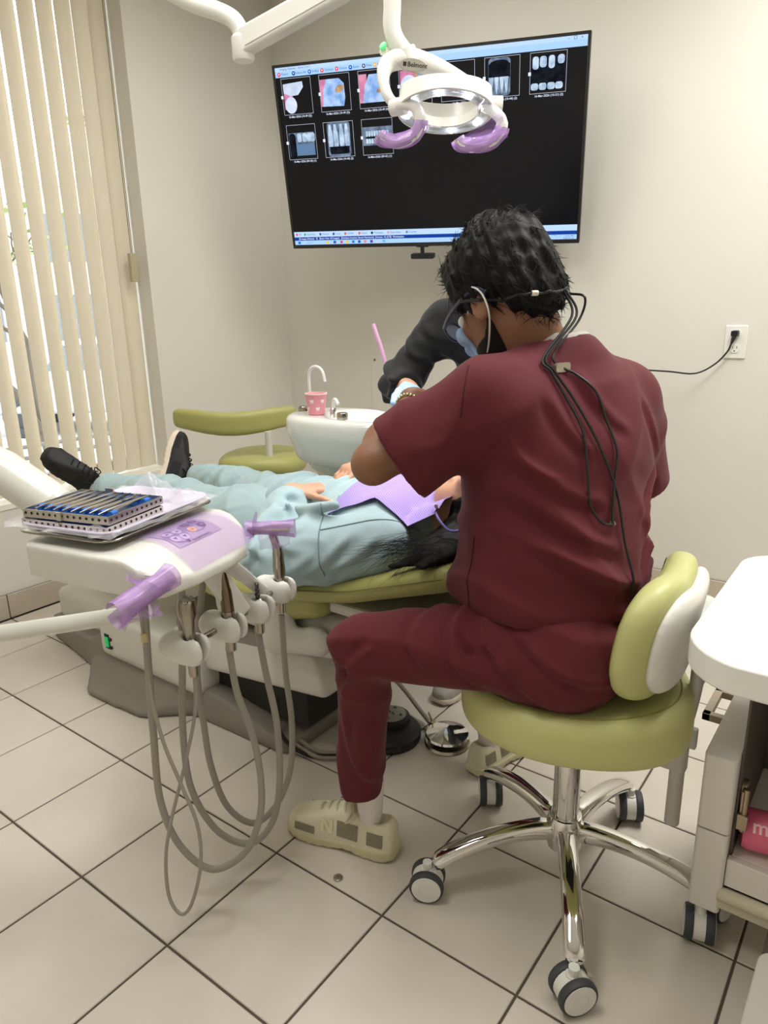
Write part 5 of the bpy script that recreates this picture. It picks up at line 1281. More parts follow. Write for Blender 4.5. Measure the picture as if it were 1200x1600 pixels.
def shoe(parent, heel, fwd, up, L, mats, name='shoe', laces=5, badge=None, knit=True):
    """shoe along fwd from the heel point on the sole; mats: upper, sole, lace, mesh"""
    f = unit(fwd); u = unit(np.asarray(up, float) - f * (f @ np.asarray(up, float))); s = np.cross(f, u)     # s: to the right of the shoe
    o = np.asarray(heel, float); k = L / .29; R_ = np.stack([f, s, u], 1)
    loc = lambda P: (P - o) @ R_ / k
    W = lambda x, y, z: o + (f * x + s * y + u * z) * k
    def wid(x): return np.interp(x, [-.01, .0, .03, .08, .14, .20, .25, .28, .292], [.012, .026, .036, .036, .035, .044, .043, .028, .008])
    def f_sole(P):
        q = loc(P); x, y, z = q[:, 0], q[:, 1], q[:, 2]
        w = wid(x) + .004; top = np.interp(x, [0, .08, .18, .29], [.036, .030, .026, .030]); bot = .010 * np.clip((x - .21) / .08, 0, 1) ** 1.5 + .006 * np.clip((.03 - x) / .03, 0, 1) + .007 * np.exp(-((x - .115) / .025) ** 2)
        bot = bot + .0022 * (np.sin(x * 260) > .2) * (z < .012)
        d = smax(smax(np.abs(y) - w, z - top, .006), bot - z, .004); return smax(d, np.maximum(-x - .004, x - .288), .012) * k
    def f_up(P):
        q = loc(P); x, y, z = q[:, 0], q[:, 1], q[:, 2]
        h = np.interp(x, [-.01, .02, .06, .10, .14, .19, .24, .28, .295], [.094, .104, .096, .110, .108, .082, .064, .050, .022])
        w = wid(x) * np.clip(1.02 - .42 * np.clip((z - .035) / .07, 0, 1) ** 1.3, 0, 2)
        d = smax(smax(np.abs(y) - w, z - h, .022), .012 - z, .004); d = smax(d, np.maximum(-x - .002, x - .286), .018)
        open_ = cap(q, (.040, 0, .106), (.085, 0, .122), .0235, .0235)
        return smax(d, -open_, .006) * k
    lo = np.min([W(x, y, z) for x in (-.03, .31) for y in (-.07, .07) for z in (-.02, .13)], 0); hi = np.max([W(x, y, z) for x in (-.03, .31) for y in (-.07, .07) for z in (-.02, .13)], 0)
    up_ = sdf_obj(name, f_up, lo, hi, .0042 * max(1, k), mats[0], parent, relax=1)
    sdf_obj('sole', f_sole, lo, hi, .0042 * max(1, k), mats[1], up_, relax=0)
    for i in range(laces):
        x = .105 + .022 * i; z = float(np.interp(x, [.10, .14, .19, .24], [.114, .111, .086, .067])); w = .021 - .001 * i
        b = MB(); b.tube(spline([W(x - .006, -w, z - .010), W(x, -w * .5, z + .001), W(x + .002, w * .5, z + .001), W(x - .006, w, z - .010)], 4), .0028 * k, 7, flat=.7); b.build('lace', mats[2], up_)
    b = MB()
    b.tube(spline([W(.10, .0, .104), W(.085, -.03, .106), (W(.11, -.042, .09)), W(.10, -.008, .104), W(.085, .028, .106), W(.11, .04, .092), W(.10, .004, .104)], 4), .0024 * k, 7); b.build('bow', mats[2], up_)
    # overlays: toe guard, side saddle, heel counter on both flanks
    for sg in (-1, 1):
        def flank(x, z, off=.0012): return W(x, sg * (float(wid(x)) * float(np.clip(1.02 - .42 * np.clip((z - .035) / .07, 0, 1) ** 1.3, 0, 2)) + off), z)
        if mats[3] is not None:
            for (x0, x1, z0, z1) in ((.085, .140, .040, .078), (.196, .250, .033, .052), (.022, .062, .040, .072)):
                b = MB(); b.grid(lambda a, c: flank(x0 + (x1 - x0) * a, z0 + (z1 - z0) * c), 7, 4); b.build('mesh_inset', mats[3], up_)
        if badge and (badge == 2 or sg == badge):
            b = MB(); bx0 = .150
            for quad in (((.0, .045), (.008, .045), (.008, .078), (.0, .078)), ((.022, .045), (.030, .045), (.030, .078), (.022, .078)), ((.0, .078), (.009, .078), (.030, .045), (.021, .045))):
                b.add([flank(bx0 + (.030 - qx) * 1.0, qz, .0030) for qx, qz in quad], [(0, 1, 2, 3)])
            b.build('letter_badge', mats[4], up_, smooth=0)
    return up_, W

# ---------------------------------------------------------------- DENTIST
dn = thing('person', (1.765, .0, .50), 'seated person in maroon scrubs with black hair, back to the camera', 'person')
DF = unit(V(-.93, .37, 0)); DR = unit(V(.37, .93, 0))
pel, wst, chs, nck = V(1.765, 0, .60), V(1.735, 0, .75), V(1.722, .035, .93), V(1.688, .062, 1.085)
lsh, rsh, lel, rel = V(1.645, -.125, 1.045), V(1.768, .215, 1.010), V(1.472, -.228, .932), V(1.778, .325, .80)
lwr, rwr = V(1.425, -.01, 1.018), V(1.60, .30, .90)
lhp, rhp, lkn, rkn = V(1.785, -.085, .575), V(1.80, .11, .575), V(1.43, -.245, .555), V(1.47, .33, .555)
lan, ran = V(1.392, -.168, .11), V(1.466, .254, .10)
hf = unit(V(-.78, .22, -.56)); HR = axes(hf); hc = V(1.602, .028, 1.208)
d_head, HL = head_fn(hc, HR)
d_hl, _ = hand_fn(lwr, V(.05, .60, -.35), V(.35, -.2, -.9), 1, (.45, .5, .55, .6), .6)
d_hr, _ = hand_fn(rwr, V(-.8, -.1, -.45), V(-.1, -.9, -.3), -1, (.45, .5, .55, .6), .6)
def f_dbody(P):
    d = cap(P, pel, wst, .10, .095); d = smin(d, cap(P, wst, chs, .095, .10, DF, .8), .05); d = smin(d, cap(P, chs, nck - V(0, 0, .02), .09, .06), .06)
    d = smin(d, cap(P, nck - V(0, 0, .03), HL(0, -.03, -.05), .056, .053), .03); d = smin(d, d_head(P), .02)
    d = smin(d, cap(P, lsh + V(.02, .04, -.02), rsh + V(0, -.03, -.02), .045, .045), .04)
    for (a, e, w_) in ((lsh, lel, lwr), (rsh, rel, rwr)):
        d = smin(d, cap(P, a + V(.01, .01, -.012), e, .046, .036), .02); m = e + (w_ - e) * .3; d = smin(d, cap(P, e, m, .035, .041), .02); d = smin(d, cap(P, m, w_, .042, .0275), .02)
    for (h, k, a) in ((lhp, lkn, lan), (rhp, rkn, ran)):
        d = smin(d, cap(P, h, k + V(.012, .006, 0), .070, .042), .04); d = smin(d, cap(P, k + V(.004, .002, 0), a, .038, .020), .02); d = smin(d, cap(P, a, a - V(0, 0, .06), .020, .020), .02)
    d = smin(d, d_hl(P), .012); d = smin(d, d_hr(P), .012)
    return d
dbody = sdf_obj('body', f_dbody, (1.28, -.36, .02), (1.98, .50, 1.40), .0055, m_skin, dn, relax=1)
eyes(dn, HL, HR)
# scrub top
sv0, sv1 = lsh + V(-.005, .005, -.005), V(1.512, -.202, .940); tv0, tv1 = rsh, V(1.782, .300, .822)
sax, tax = unit(sv1 - sv0), unit(tv1 - tv0); snx = unit(np.cross(sax, V(0, 0, 1)))
def crease(S, Z, segs):
    """folds drawn in cloth coordinates: a ridge on one side of each segment, a hollow on the other"""
    out = np.zeros(len(S))
    for (s0, z0, s1, z1, w, h) in segs:
        ex, ez = s1 - s0, z1 - z0; L = math.hypot(ex, ez); ex, ez = ex / L, ez / L
        t = (S - s0) * ex + (Z - z0) * ez; n = -(S - s0) * ez + (Z - z0) * ex + .012 * np.sin(np.clip(t / L, 0, 1) * math.pi)
        u = n / w; out += h * u * np.exp(-u * u) * np.exp(-(np.maximum(np.abs(t - L / 2) - L * .38, 0) / (L * .14)) ** 2)
    return out
BACK = [(-.19, .95, -.05, .87, .013, .016), (-.18, .885, -.03, .785, .015, .020), (-.16, .80, .02, .715, .014, .020), (-.10, .745, .07, .690, .012, .016), (.17, .90, .07, .80, .013, .016), (.17, .80, .05, .715, .014, .018), (.15, .735, .06, .695, .010, .012),
        (-.04, 1.085, .03, .985, .013, .012), (-.12, 1.05, -.06, .955, .014, .013), (.12, 1.03, .16, .92, .014, .013), (-.20, .99, -.13, .915, .010, .014)]
def f_top(P):
    e = DF; z = P[:, 2]; q = P - pel; lat = q @ DR; fw = q @ DF
    d = cap(P, V(1.752, -.002, .655), wst, .164, .164, e, .86); d = smin(d, cap(P, wst, chs + V(0, 0, -.03), .164, .155, e, .86), .05)
    d = smin(d, cap(P, chs + DR * .085, chs - DR * .085, .118, .118, V(0, 0, 1), 1.15), .06)
    d = smin(d, cap(P, lsh + V(.02, .03, -.012), rsh + V(-.01, -.02, -.005), .066, .070), .06)
    d = smin(d, cap(P, nck - V(-.02, 0, .035), nck - V(-.012, 0, -.002), .10, .076), .05)
    for sh_ in (lsh, rsh): d = smin(d, cap(P, nck + V(.012, 0, .000), sh_ + V(0, 0, .010), .060, .058), .05)
    d = smin(d, cap(P, V(1.752, -.002, .69) + DF * .085 - DR * .025, V(1.72, .01, .90) + DF * .05, .132, .115), .06)
    ls = cap(P, sv0, sv1 + sax * .05, .070, .090, snx, .86); d = smin(d, ls, .035); d = smin(d, cap(P, tv0, tv1 + tax * .05, .075, .076), .035)
    fold = .014 * ridge(P, DR * .9 + V(0, 0, .35), 19, .4, V(0, 0, 1), 6, .8) * np.clip((1.0 - z) / .25, 0, 1)
    fold = fold + .012 * ridge(P, V(0, 0, 1) + DR * .30, 26, 1.1, DR, 9, .9) * np.exp(-((z - .76) / .08) ** 2)
    fold = fold + .010 * ridge(P, V(0, 0, 1) - DR * .9, 15, 2.2, DR, 7, .8) * np.exp(-((z - .96) / .12) ** 2)
    fold = fold + .011 * ridge(P, sax + V(0, 0, .7), 30, .3, V(0, 0, 1), 12, .8) * np.exp(-(np.linalg.norm(P - (sv0 + sv1) / 2 - V(0, 0, .02), axis=1) / .12) ** 2)
    fold = fold + .010 * np.exp(-((z - .675) / .03) ** 2)
    for (p1, ax) in ((sv1, sax), (tv1, tax)): fold = fold * np.where(np.linalg.norm(P - p1, axis=1) < .16, np.clip(-((P - p1) @ ax) / .05, .05, 1), 1)
    q2 = P - V(1.722, .035, 0); fold = fold + crease(q2 @ DR, z, BACK) * np.clip(.5 - (q2 @ DF) / .06, 0, 1)
    d = d - fold
    for (p1, ax, n_, ri) in ((sv1, sax, snx, .066), (tv1, tax, snx, .054)):
        h = (P - p1) @ ax; rad = np.linalg.norm(P - p1, axis=1)
        d = np.where(rad < .16, smax(d, h, .005), d)
        d = np.where(rad < .16, smax(d, -smax(cap(P, p1 - ax * .01, p1 + ax * .2, ri, ri + .006, n_, .86), -h - .025, .004), .004), d)
    d = smax(d, (.660 + .10 * np.clip(lat, -.05, .2) - .03 * np.clip(fw, -.2, .2)) - z, .006)
    return smax(d, -ell(P, nck + V(-.024, .006, .078), (.084, .087, .062)), .010)
top = sdf_obj('scrub_top', f_top, (1.40, -.36, .60), (2.0, .46, 1.22), .0062, m_scrub, dn, relax=1)
GROOVES = [(V(1.640, -.215, .665), V(1.690, -.200, .540), .010, .012), (V(1.685, -.195, .655), V(1.780, -.205, .530), .010, .012), (V(1.655, -.21, .60), V(1.70, -.205, .60), .012, .010), (V(1.735, -.175, .665), V(1.85, -.17, .58), .010, .008),
           (V(1.50, -.31, .545), V(1.455, -.295, .50), .010, .012), (V(1.53, -.30, .53), V(1.47, -.30, .475), .009, .009), (V(1.44, -.315, .40), V(1.46, -.29, .22), .012, .006), (V(1.40, -.30, .45), V(1.41, -.27, .25), .012, .006)]
THIGH = [(1.62, .68, 1.69, .53, .013, .018), (1.67, .665, 1.80, .52, .013, .018), (1.74, .655, 1.90, .56, .012, .014), (1.56, .665, 1.60, .56, .013, .014), (1.50, .60, 1.44, .50, .012, .016), (1.48, .54, 1.41, .46, .012, .014), (1.46, .44, 1.42, .30, .013, .012), (1.40, .40, 1.43, .22, .012, .012)]
def f_pants(P):
    d = cap(P, V(1.79, -.065, .575), V(1.80, .085, .575), .118, .118, V(0, 0, 1), .92); d = smin(d, cap(P, V(1.775, .0, .60), V(1.76, .0, .70), .135, .120, DF, .86), .05)
    lk = lkn + V(.02, .01, .0)
    d = smin(d, cap(P, lhp + V(0, 0, .018), lk + V(0, 0, .008), .096, .064), .05); sh = cap(P, lk + V(-.008, 0, -.005), lan + V(-.010, -.012, .07), .056, .046)
    d = smin(d, sh, .03)
    d = smin(d, cap(P, rhp + V(0, 0, .012), rkn, .096, .066), .05); d = smin(d, cap(P, rkn, ran + V(0, 0, .09), .056, .046), .03)
    kd = np.linalg.norm(P - lk, axis=1)
    hd_ = np.linalg.norm(P - V(1.72, -.09, .60), axis=1)
    d = d - .014 * ridge(P, V(1, .2, .3), 28, .5, V(0, 0, 1), 14, .9) * np.exp(-(hd_ / .12) ** 2) - .012 * ridge(P, V(.4, 0, 1), 32, 1.3, V(0, 1, 0), 16, .8) * np.exp(-(kd / .10) ** 2)
    d = d - .011 * ridge(P, V(1, .3, .15), 24, .9, V(1, 0, 0), 10, .7) * np.clip((.50 - P[:, 2]) / .1, 0, 1) - .009 * ridge(P, V(0, .2, 1), 21, 2., V(1, 0, 0), 9, .9) * np.clip((P[:, 2] - .5) / .05, 0, 1)
    d = d - crease(P[:, 0], P[:, 2], THIGH) * np.clip((-.06 - P[:, 1]) / .04, 0, 1)
    for (a_, c_, w_, h_) in GROOVES: d = d + h_ * np.exp(-(cap(P, a_, c_, 0) / w_) ** 2)
    d = smax(d, .158 - P[:, 2], .006)
    return smax(d, (.478 - P[:, 2]) - 10 * (np.linalg.norm(P[:, :2] - V(SX, SY), axis=1) > .30) , .01)
pants = sdf_obj('scrub_pants', f_pants, (1.30, -.38, .10), (2.0, .45, .76), .0068, m_scrub, dn, relax=1)
# undershirt collar at the neck
sdf_obj('undershirt', lambda P: smax(smax(ell(P, nck + V(-.008, .003, .036), (.084, .087, .056)), -ell(P, nck + V(-.020, .005, .092), (.064, .067, .066)), .006), P[:, 2] - nck[2] - .072, .006), nck - V(.12, .12, .08), nck + V(.12, .12, .09), .005, mat('grey_undershirt', (186, 180, 172), rough=.9, bump=.2, bscale=500), dn)
# hair
def f_hair(P):
    q = (P - hc) @ HR; x, y, z = q[:, 0], q[:, 1], q[:, 2]
    d = ell(P, HL(0, -.018, .058), V(.096, .114, .100), HR); d = smin(d, ell(P, HL(.01, .045, .108), V(.062, .055, .045), HR), .03); d = smin(d, ell(P, HL(-.005, -.075, .005), V(.076, .048, .085), HR), .02)
    d = d - .0035 * np.sin(160 * x + 70 * z) * np.sin(140 * y + 90 * z) - .003 * np.sin(230 * y - 120 * x)
    face = y - (.062 + .30 * np.clip(z - .055, -.02, .1))           # keep the brow and face clear
    d = smax(d, smin(face, .4 + 0 * x, .01) * np.where(z < .10, 1.0, 0) + np.where(z < .10, 0, -1), .01)
    d = smax(d, -(z + .106 + .5 * np.clip(y + .045, 0, .2) * 1.6), .012)   # nape and temple line
    return d
hair = sdf_obj('hair', f_hair, hc - V(.19, .19, .17), hc + V(.19, .19, .22), .005, m_hair, dn, relax=1)
rr = random.Random(5); pd_ = []
hv = hair.data.vertices; org = worigin(hair.parent)
for _ in range(2600):
    v = hv[rr.randrange(len(hv))]; n = np.array(v.normal); p = np.array(v.co) + np.array(org); l = (p - hc) @ HR
    tdir = HR @ V(.35 * rr.gauss(0, 1), -.6 + .5 * rr.gauss(0, 1) + (1.4 if l[1] > .03 else 0), .6 if l[2] > .08 else -.9)
    k = .75 if l[2] > .09 else .28
    tn = tdir - n * (tdir @ n); pd_.append((p - n * .002, n * (.09 if l[2] > .10 else -.03) + unit(tn)))
strands(pd_, .0013, m_hair, 'hair_strands', hair, 5, 3, .004, .004, (.016, .036))['kind'] = 'stuff'
# short beard along the jaw
sdf_obj('beard', lambda P: smax(smax(d_head(P) - .0035, ((P - hc) @ HR)[:, 2] + .02 + .9 * np.clip(((P - hc) @ HR)[:, 1] - .0, -.1, .03), .01), smax(-((P - hc) @ HR)[:, 1] - .004, np.abs(((P - hc) @ HR)[:, 0]) - .072, .004), .008), hc - V(.16, .16, .17), hc + V(.16, .16, .1), .005, m_hair, dn)
# mask, ear loops, glasses, head strap
m_mask = mat('blue_mask', (150, 178, 212), rough=.8); m_loop = mat('white_elastic', (225, 222, 216), rough=.8)
sdf_obj('face_mask', lambda P: smax(smax(d_head(P) - .009, ((P - hc) @ HR)[:, 2] - .005, .01), .074 - ((P - hc) @ HR)[:, 1], .008), hc - V(.17, .17, .19), hc + V(.17, .17, .1), .0045, m_mask, dn)
for s in (-1, 1):
    b = MB(); b.tube(spline([HL(s * .055, .052, -.005), HL(s * .078, .015, .020), HL(s * .090, -.012, .028), HL(s * .089, -.030, .005), HL(s * .084, -.024, -.032), HL(s * .070, .010, -.062), HL(s * .052, .045, -.075)], 6), .0018, 7); b.build('ear_loop', m_loop, dn)
m_gf = mat('glasses_frame', (40, 44, 70), rough=.3); m_lens = mat('glasses_lens', (190, 205, 225), rough=.02, alpha=.35)
gl = None
for s in (-1, 1):
    b = MB(); ring_ = [HL(s * .036 + .027 * math.cos(t), .118 - .012 * abs(math.cos(t) * .5 + .5 * (s)) * 0 - .25 * abs(s * .036 + .027 * math.cos(t)) * .5, .014 + .021 * math.sin(t)) for t in np.linspace(0, 2 * math.pi, 25)]
    b.tube(ring_, .0024, 8, cap=False); g_ = b.build('glasses_rim', m_gf, dn)
    b = MB(); b.add(ring_[:-1], [tuple(range(24))]); b.build('lens', m_lens, g_, smooth=0)
    b = MB(); b.tube(spline([HL(s * .063, .110, .022), HL(s * .078, .070, .024), HL(s * .084, .01, .026), HL(s * .086, -.020, .018), HL(s * .083, -.035, .0)], 5), [.0034] * 21, 8, flat=1.6); b.build('glasses_temple', m_gf, g_)
b = MB(); b.tube([HL(-.010, .116, .016), HL(.010, .116, .016)], .0022, 8); b.build('glasses_bridge', m_gf, dn)
st_pts = []
for t in np.linspace(-.15, 1.15, 36):
    a = math.pi * t; st_pts.append(V(-math.cos(a) * .20, -.020 - math.sin(a) * .22, .008 - .062 * math.sin(a) - .012 * math.cos(a)))
bpy.context.view_layer.update()
_sh = snap_fn(hair); _sb = snap_fn(dbody); _tmp = []
for q in st_pts:
    o_ = HL(*q); c_ = HL(0, -.02, q[2]); p1, p2 = _sh(o_, c_ - o_, .0022), _sb(o_, c_ - o_, .0035)
    p = p1 if p2 is None or (p1 is not None and np.linalg.norm(p1 - o_) < np.linalg.norm(p2 - o_)) else p2
    if p is not None: _tmp.append(p)
st_pts = _tmp
b = MB(); b.tube(st_pts, .0024, 8, flat=1.2); b.build('head_strap', m_blk, dn)
b = MB(); b.tube([st_pts[12], st_pts[13]], .0048, 10); b.build('strap_connector', mat('connector_cream', (232, 220, 200), rough=.4), dn)
# gloves, bracelet, socks, shoes
def glove(parent, w, fwd, nrm, th, curl, m, tc=.6):
    g, _ = hand_fn(w, fwd, nrm, th, curl, tc, grow=.0018); f = unit(fwd); c = np.asarray(w) + f * .06
    return sdf_obj('glove', lambda P: smax(g(P), -((P - np.asarray(w)) @ f) - .012, .003), c - .14, c + .14, .0042, m, parent)
glove(dn, lwr, V(.05, .60, -.35), V(.35, -.2, -.9), 1, (.45, .5, .55, .6), m_glove)
glove(dn, rwr, V(-.8, -.1, -.45), V(-.1, -.9, -.3), -1, (.45, .5, .55, .6), m_glove)
fa = unit(lwr - lel); n1 = unit(np.cross(fa, V(0, 0, 1))); n2 = np.cross(fa, n1); wc_ = lwr - fa * .035
b = MB()
for k in range(26):
    t = 2 * math.pi * k / 26; b.ball(wc_ + (n1 * math.cos(t) + n2 * math.sin(t)) * .0335 + fa * .004 * math.sin(2 * t), (.0042, .0042, .0042), 8, 6)
b.tube([wc_ + (n1 * math.cos(t) + n2 * math.sin(t)) * .0335 for t in np.linspace(0, 2 * math.pi, 33)], .002, 6, cap=False); b.build('bracelet', mat('bracelet_silver', (190, 178, 150), rough=.25, metal=1), dn)
for a in (lan, ran):
    sdf_obj('sock', lambda P: smax(cap(P, a + V(0, 0, .10), a + V(0, 0, -.045), .037, .0245), P[:, 2] - a[2] - .085, .006), a - V(.07, .07, .09), a + V(.07, .07, .15), .005, m_sock, dn)
m_sn = mat('sneaker_cream', (218, 211, 184), rough=.6, bump=.1, bscale=300, noise=.04, nscale=20); m_snsole = mat('sneaker_sole', (204, 195, 160), rough=.6, noise=.08, nscale=14); m_snmesh = mat('sneaker_mesh', (150, 142, 120), rough=.9, bump=.8, bscale=700, noise=.25, nscale=500); m_badge = mat('sneaker_badge', (226, 218, 176), rough=.45)
SM = (m_sn, m_snsole, mat('lace_beige', (196, 188, 164), rough=.8), m_snmesh, m_badge)
shoe(dn, (1.455, -.154, 0.0), (-.975, -.215, 0), (0, 0, 1), .282, SM, badge=2)
shoe(dn, (1.452, .195, 0.0), (.22, .97, 0), (0, 0, 1), .268, SM, badge=2)
# cables clipped on the back: the points lie on the cloth
bpy.context.view_layer.update()
_s = snap_fn(top)
def on_back(s, z, off=.0065):
    o = V(1.722, .035, z) - DF * .6 + DR * s; p = _s(o, DF, off); return p if p is not None else V(1.722, .035, z) - DF * .16 + DR * s
lamp_c = thing('headlight_cable', tuple(on_back(-.07, 1.05)), 'thin black headlight cables looped down the back of the maroon top', 'cable')
hb = st_pts[len(st_pts) * 20 // 36]; hb2 = st_pts[len(st_pts) * 29 // 36]
def cab(pts, r=.0024):
    b = MB(); b.tube(spline(pts, 7), r, 7); return b.build('cable', m_blk, lamp_c)
cab([hb, hb + V(.022, -.010, -.045), on_back(-.095, 1.118, .016), on_back(-.092, 1.095, .008)] + [on_back(*p) for p in ((-.080, 1.050), (-.072, 1.0), (-.074, .93), (-.074, .875), (-.060, .845), (-.034, .838))])
cab([hb + V(.003, .004, 0), hb + V(.028, -.004, -.045), on_back(-.088, 1.120, .018), on_back(-.084, 1.095, .008)] + [on_back(*p) for p in ((-.066, 1.05), (-.050, .99), (-.030, .93), (-.018, .88), (-.012, .80), (-.008, .74), (-.004, .70))])
cl_ = on_back(-.060, 1.100, .005)
cab([hb2, hb2 + V(.02, .0, -.012) - DF * .03, hb2 + V(.035, .0, -.02) - DF * .05, hb2 + V(.03, -.01, -.06) - DF * .05, on_back(-.070, 1.122, .014), cl_, on_back(-.040, 1.088, .006), on_back(-.022, 1.06), on_back(-.010, 1.01), on_back(-.010, .96), on_back(-.022, .91), on_back(-.036, .85), on_back(-.034, .838)])
def ring_seam(sn, c, ax, m, parent, r=.0012, off=.0008, n=40):
    u = unit(np.cross(ax, V(.3, .2, 1))); w = np.cross(ax, u); pts = []
    for k in range(n + 1):
        t = 2 * math.pi * k / n; dd = u * math.cos(t) + w * math.sin(t); p = sn(c + dd * .4, -dd, off)
        if p is not None and np.linalg.norm(p - c) < .16: pts.append(p)
    if len(pts) > 6:
        b = MB(); b.tube(pts, r, 5); b.build('seam', m, parent)
m_sse = mat('maroon_seam', (62, 18, 25), rough=.9)
def back_seam(pts, d):
    q = [_s(V(*p) - unit(d) * .5, d, .0006) for p in pts]; q = [p for p in q if p is not None]
    if len(q) > 4: b = MB(); b.tube(q, .0012, 5); b.build('seam', m_sse, top)
# shoulder seam over the left sleeve head, side seam with its vent
back_seam([V(1.672, -.26, 1.12 - .0125 * k) + V(-.0018 * k, .002 * k, 0) for k in range(8)], V(-.35, .9, -.1)); back_seam([(1.655, -.3, .80 - .008 * k) for k in range(18)], V(-.1, 1, .0))
b = MB(); b.prism(rrect(.034, .016, .005), -.003, .003, frame(cl_, DR, V(0, 0, 1))); b.build('clip', mat('clip_metal', (176, 168, 150), rough=.3, metal=.8), lamp_c)
b = MB(); b.tube([on_back(-.036, .842, .004), on_back(-.031, .837, .004)], .0035, 8); b.build('cable_tip', mat('tip_metal', (200, 195, 185), rough=.3, metal=.8), lamp_c)

# ---------------------------------------------------------------- PATIENT
m_swt = mat('pale_blue_fleece', (164, 186, 192), rough=.9, sheen=.3, noise=.025, nscale=10, bump=.15, bscale=700, wrinkle=.4, wscale=9)
m_swp = mat('pale_blue_sweatpants', (164, 186, 190), rough=.9, sheen=.3, noise=.03, nscale=10, bump=.15, bscale=700, wrinkle=.4, wscale=9)
pt = thing('person', (.80, .19, .52), 'reclined patient in a pale blue sweatsuit lying on the dental chair', 'person')
PY = .19
p_pel, p_chs, p_nck, p_hd = V(.79, PY, .615), V(1.17, PY, .652), V(1.35, PY, .700), V(1.475, PY, .745)
pls, prs = V(1.275, .035, .670), V(1.275, .345, .670)
ple, plw, pre, prw = V(1.055, -.085, .628), V(.965, .075, .742), V(1.03, .44, .65), V(1.06, .30, .79)
plh, prh, plk, prk, pla, pra = V(.79, .10, .605), V(.79, .28, .605), V(.41, .075, .635), V(.46, .350, .612), V(.06, .075, .625), V(.185, .385, .618)
PHR = axes(unit(V(-.30, 0, .95)), (1, 0, 0.3)); d_ph, PL = head_fn(p_hd, PHR, .95)
lhf, lhn = unit(V(.60, .74, .02)), V(.10, .10, -1)
d_pl, lsegs = hand_fn(plw, lhf, lhn, 1, (.48, .52, .55, .55), .15, .92)
d_pr, _ = hand_fn(prw, V(-.2, -.75, -.1), V(0, 0, -1), -1, (.45, .5, .55, .6), .3, .92)
def f_pbody(P):
    d = cap(P, p_pel, p_chs, .085, .085); d = smin(d, cap(P, p_chs, p_nck, .08, .05), .05); d = smin(d, cap(P, p_nck, PL(0, -.02, -.06), .05, .05), .02); d = smin(d, d_ph(P), .02)
    for (a, e, w_) in ((pls, ple, plw), (prs, pre, prw)):
        d = smin(d, cap(P, a, e, .042, .034), .04); d = smin(d, cap(P, e, w_, .034, .0245), .02)
    for (h, k, a) in ((plh, plk, pla), (prh, prk, pra)):
        d = smin(d, cap(P, h, k, .065, .045), .04); d = smin(d, cap(P, k, a, .042, .032), .03)
    d = smin(d, d_pl(P), .010); return smin(d, d_pr(P), .010)
sdf_obj('body', f_pbody, (.02, -.14, .50), (1.62, .50, .92), .0055, m_skinl, pt, relax=1)
eyes(pt, PL, PHR)
for i in (2, 5, 8, 11, 14):
    a, c, _, r_ = lsegs[i]; b = MB(); b.ball(c * .9 + a * .1 + V(0, 0, r_ * .72), (.0052, .0062, .0022), 10, 6); b.build('fingernail', mat('nail_pink', (214, 170, 150), rough=.3), pt)
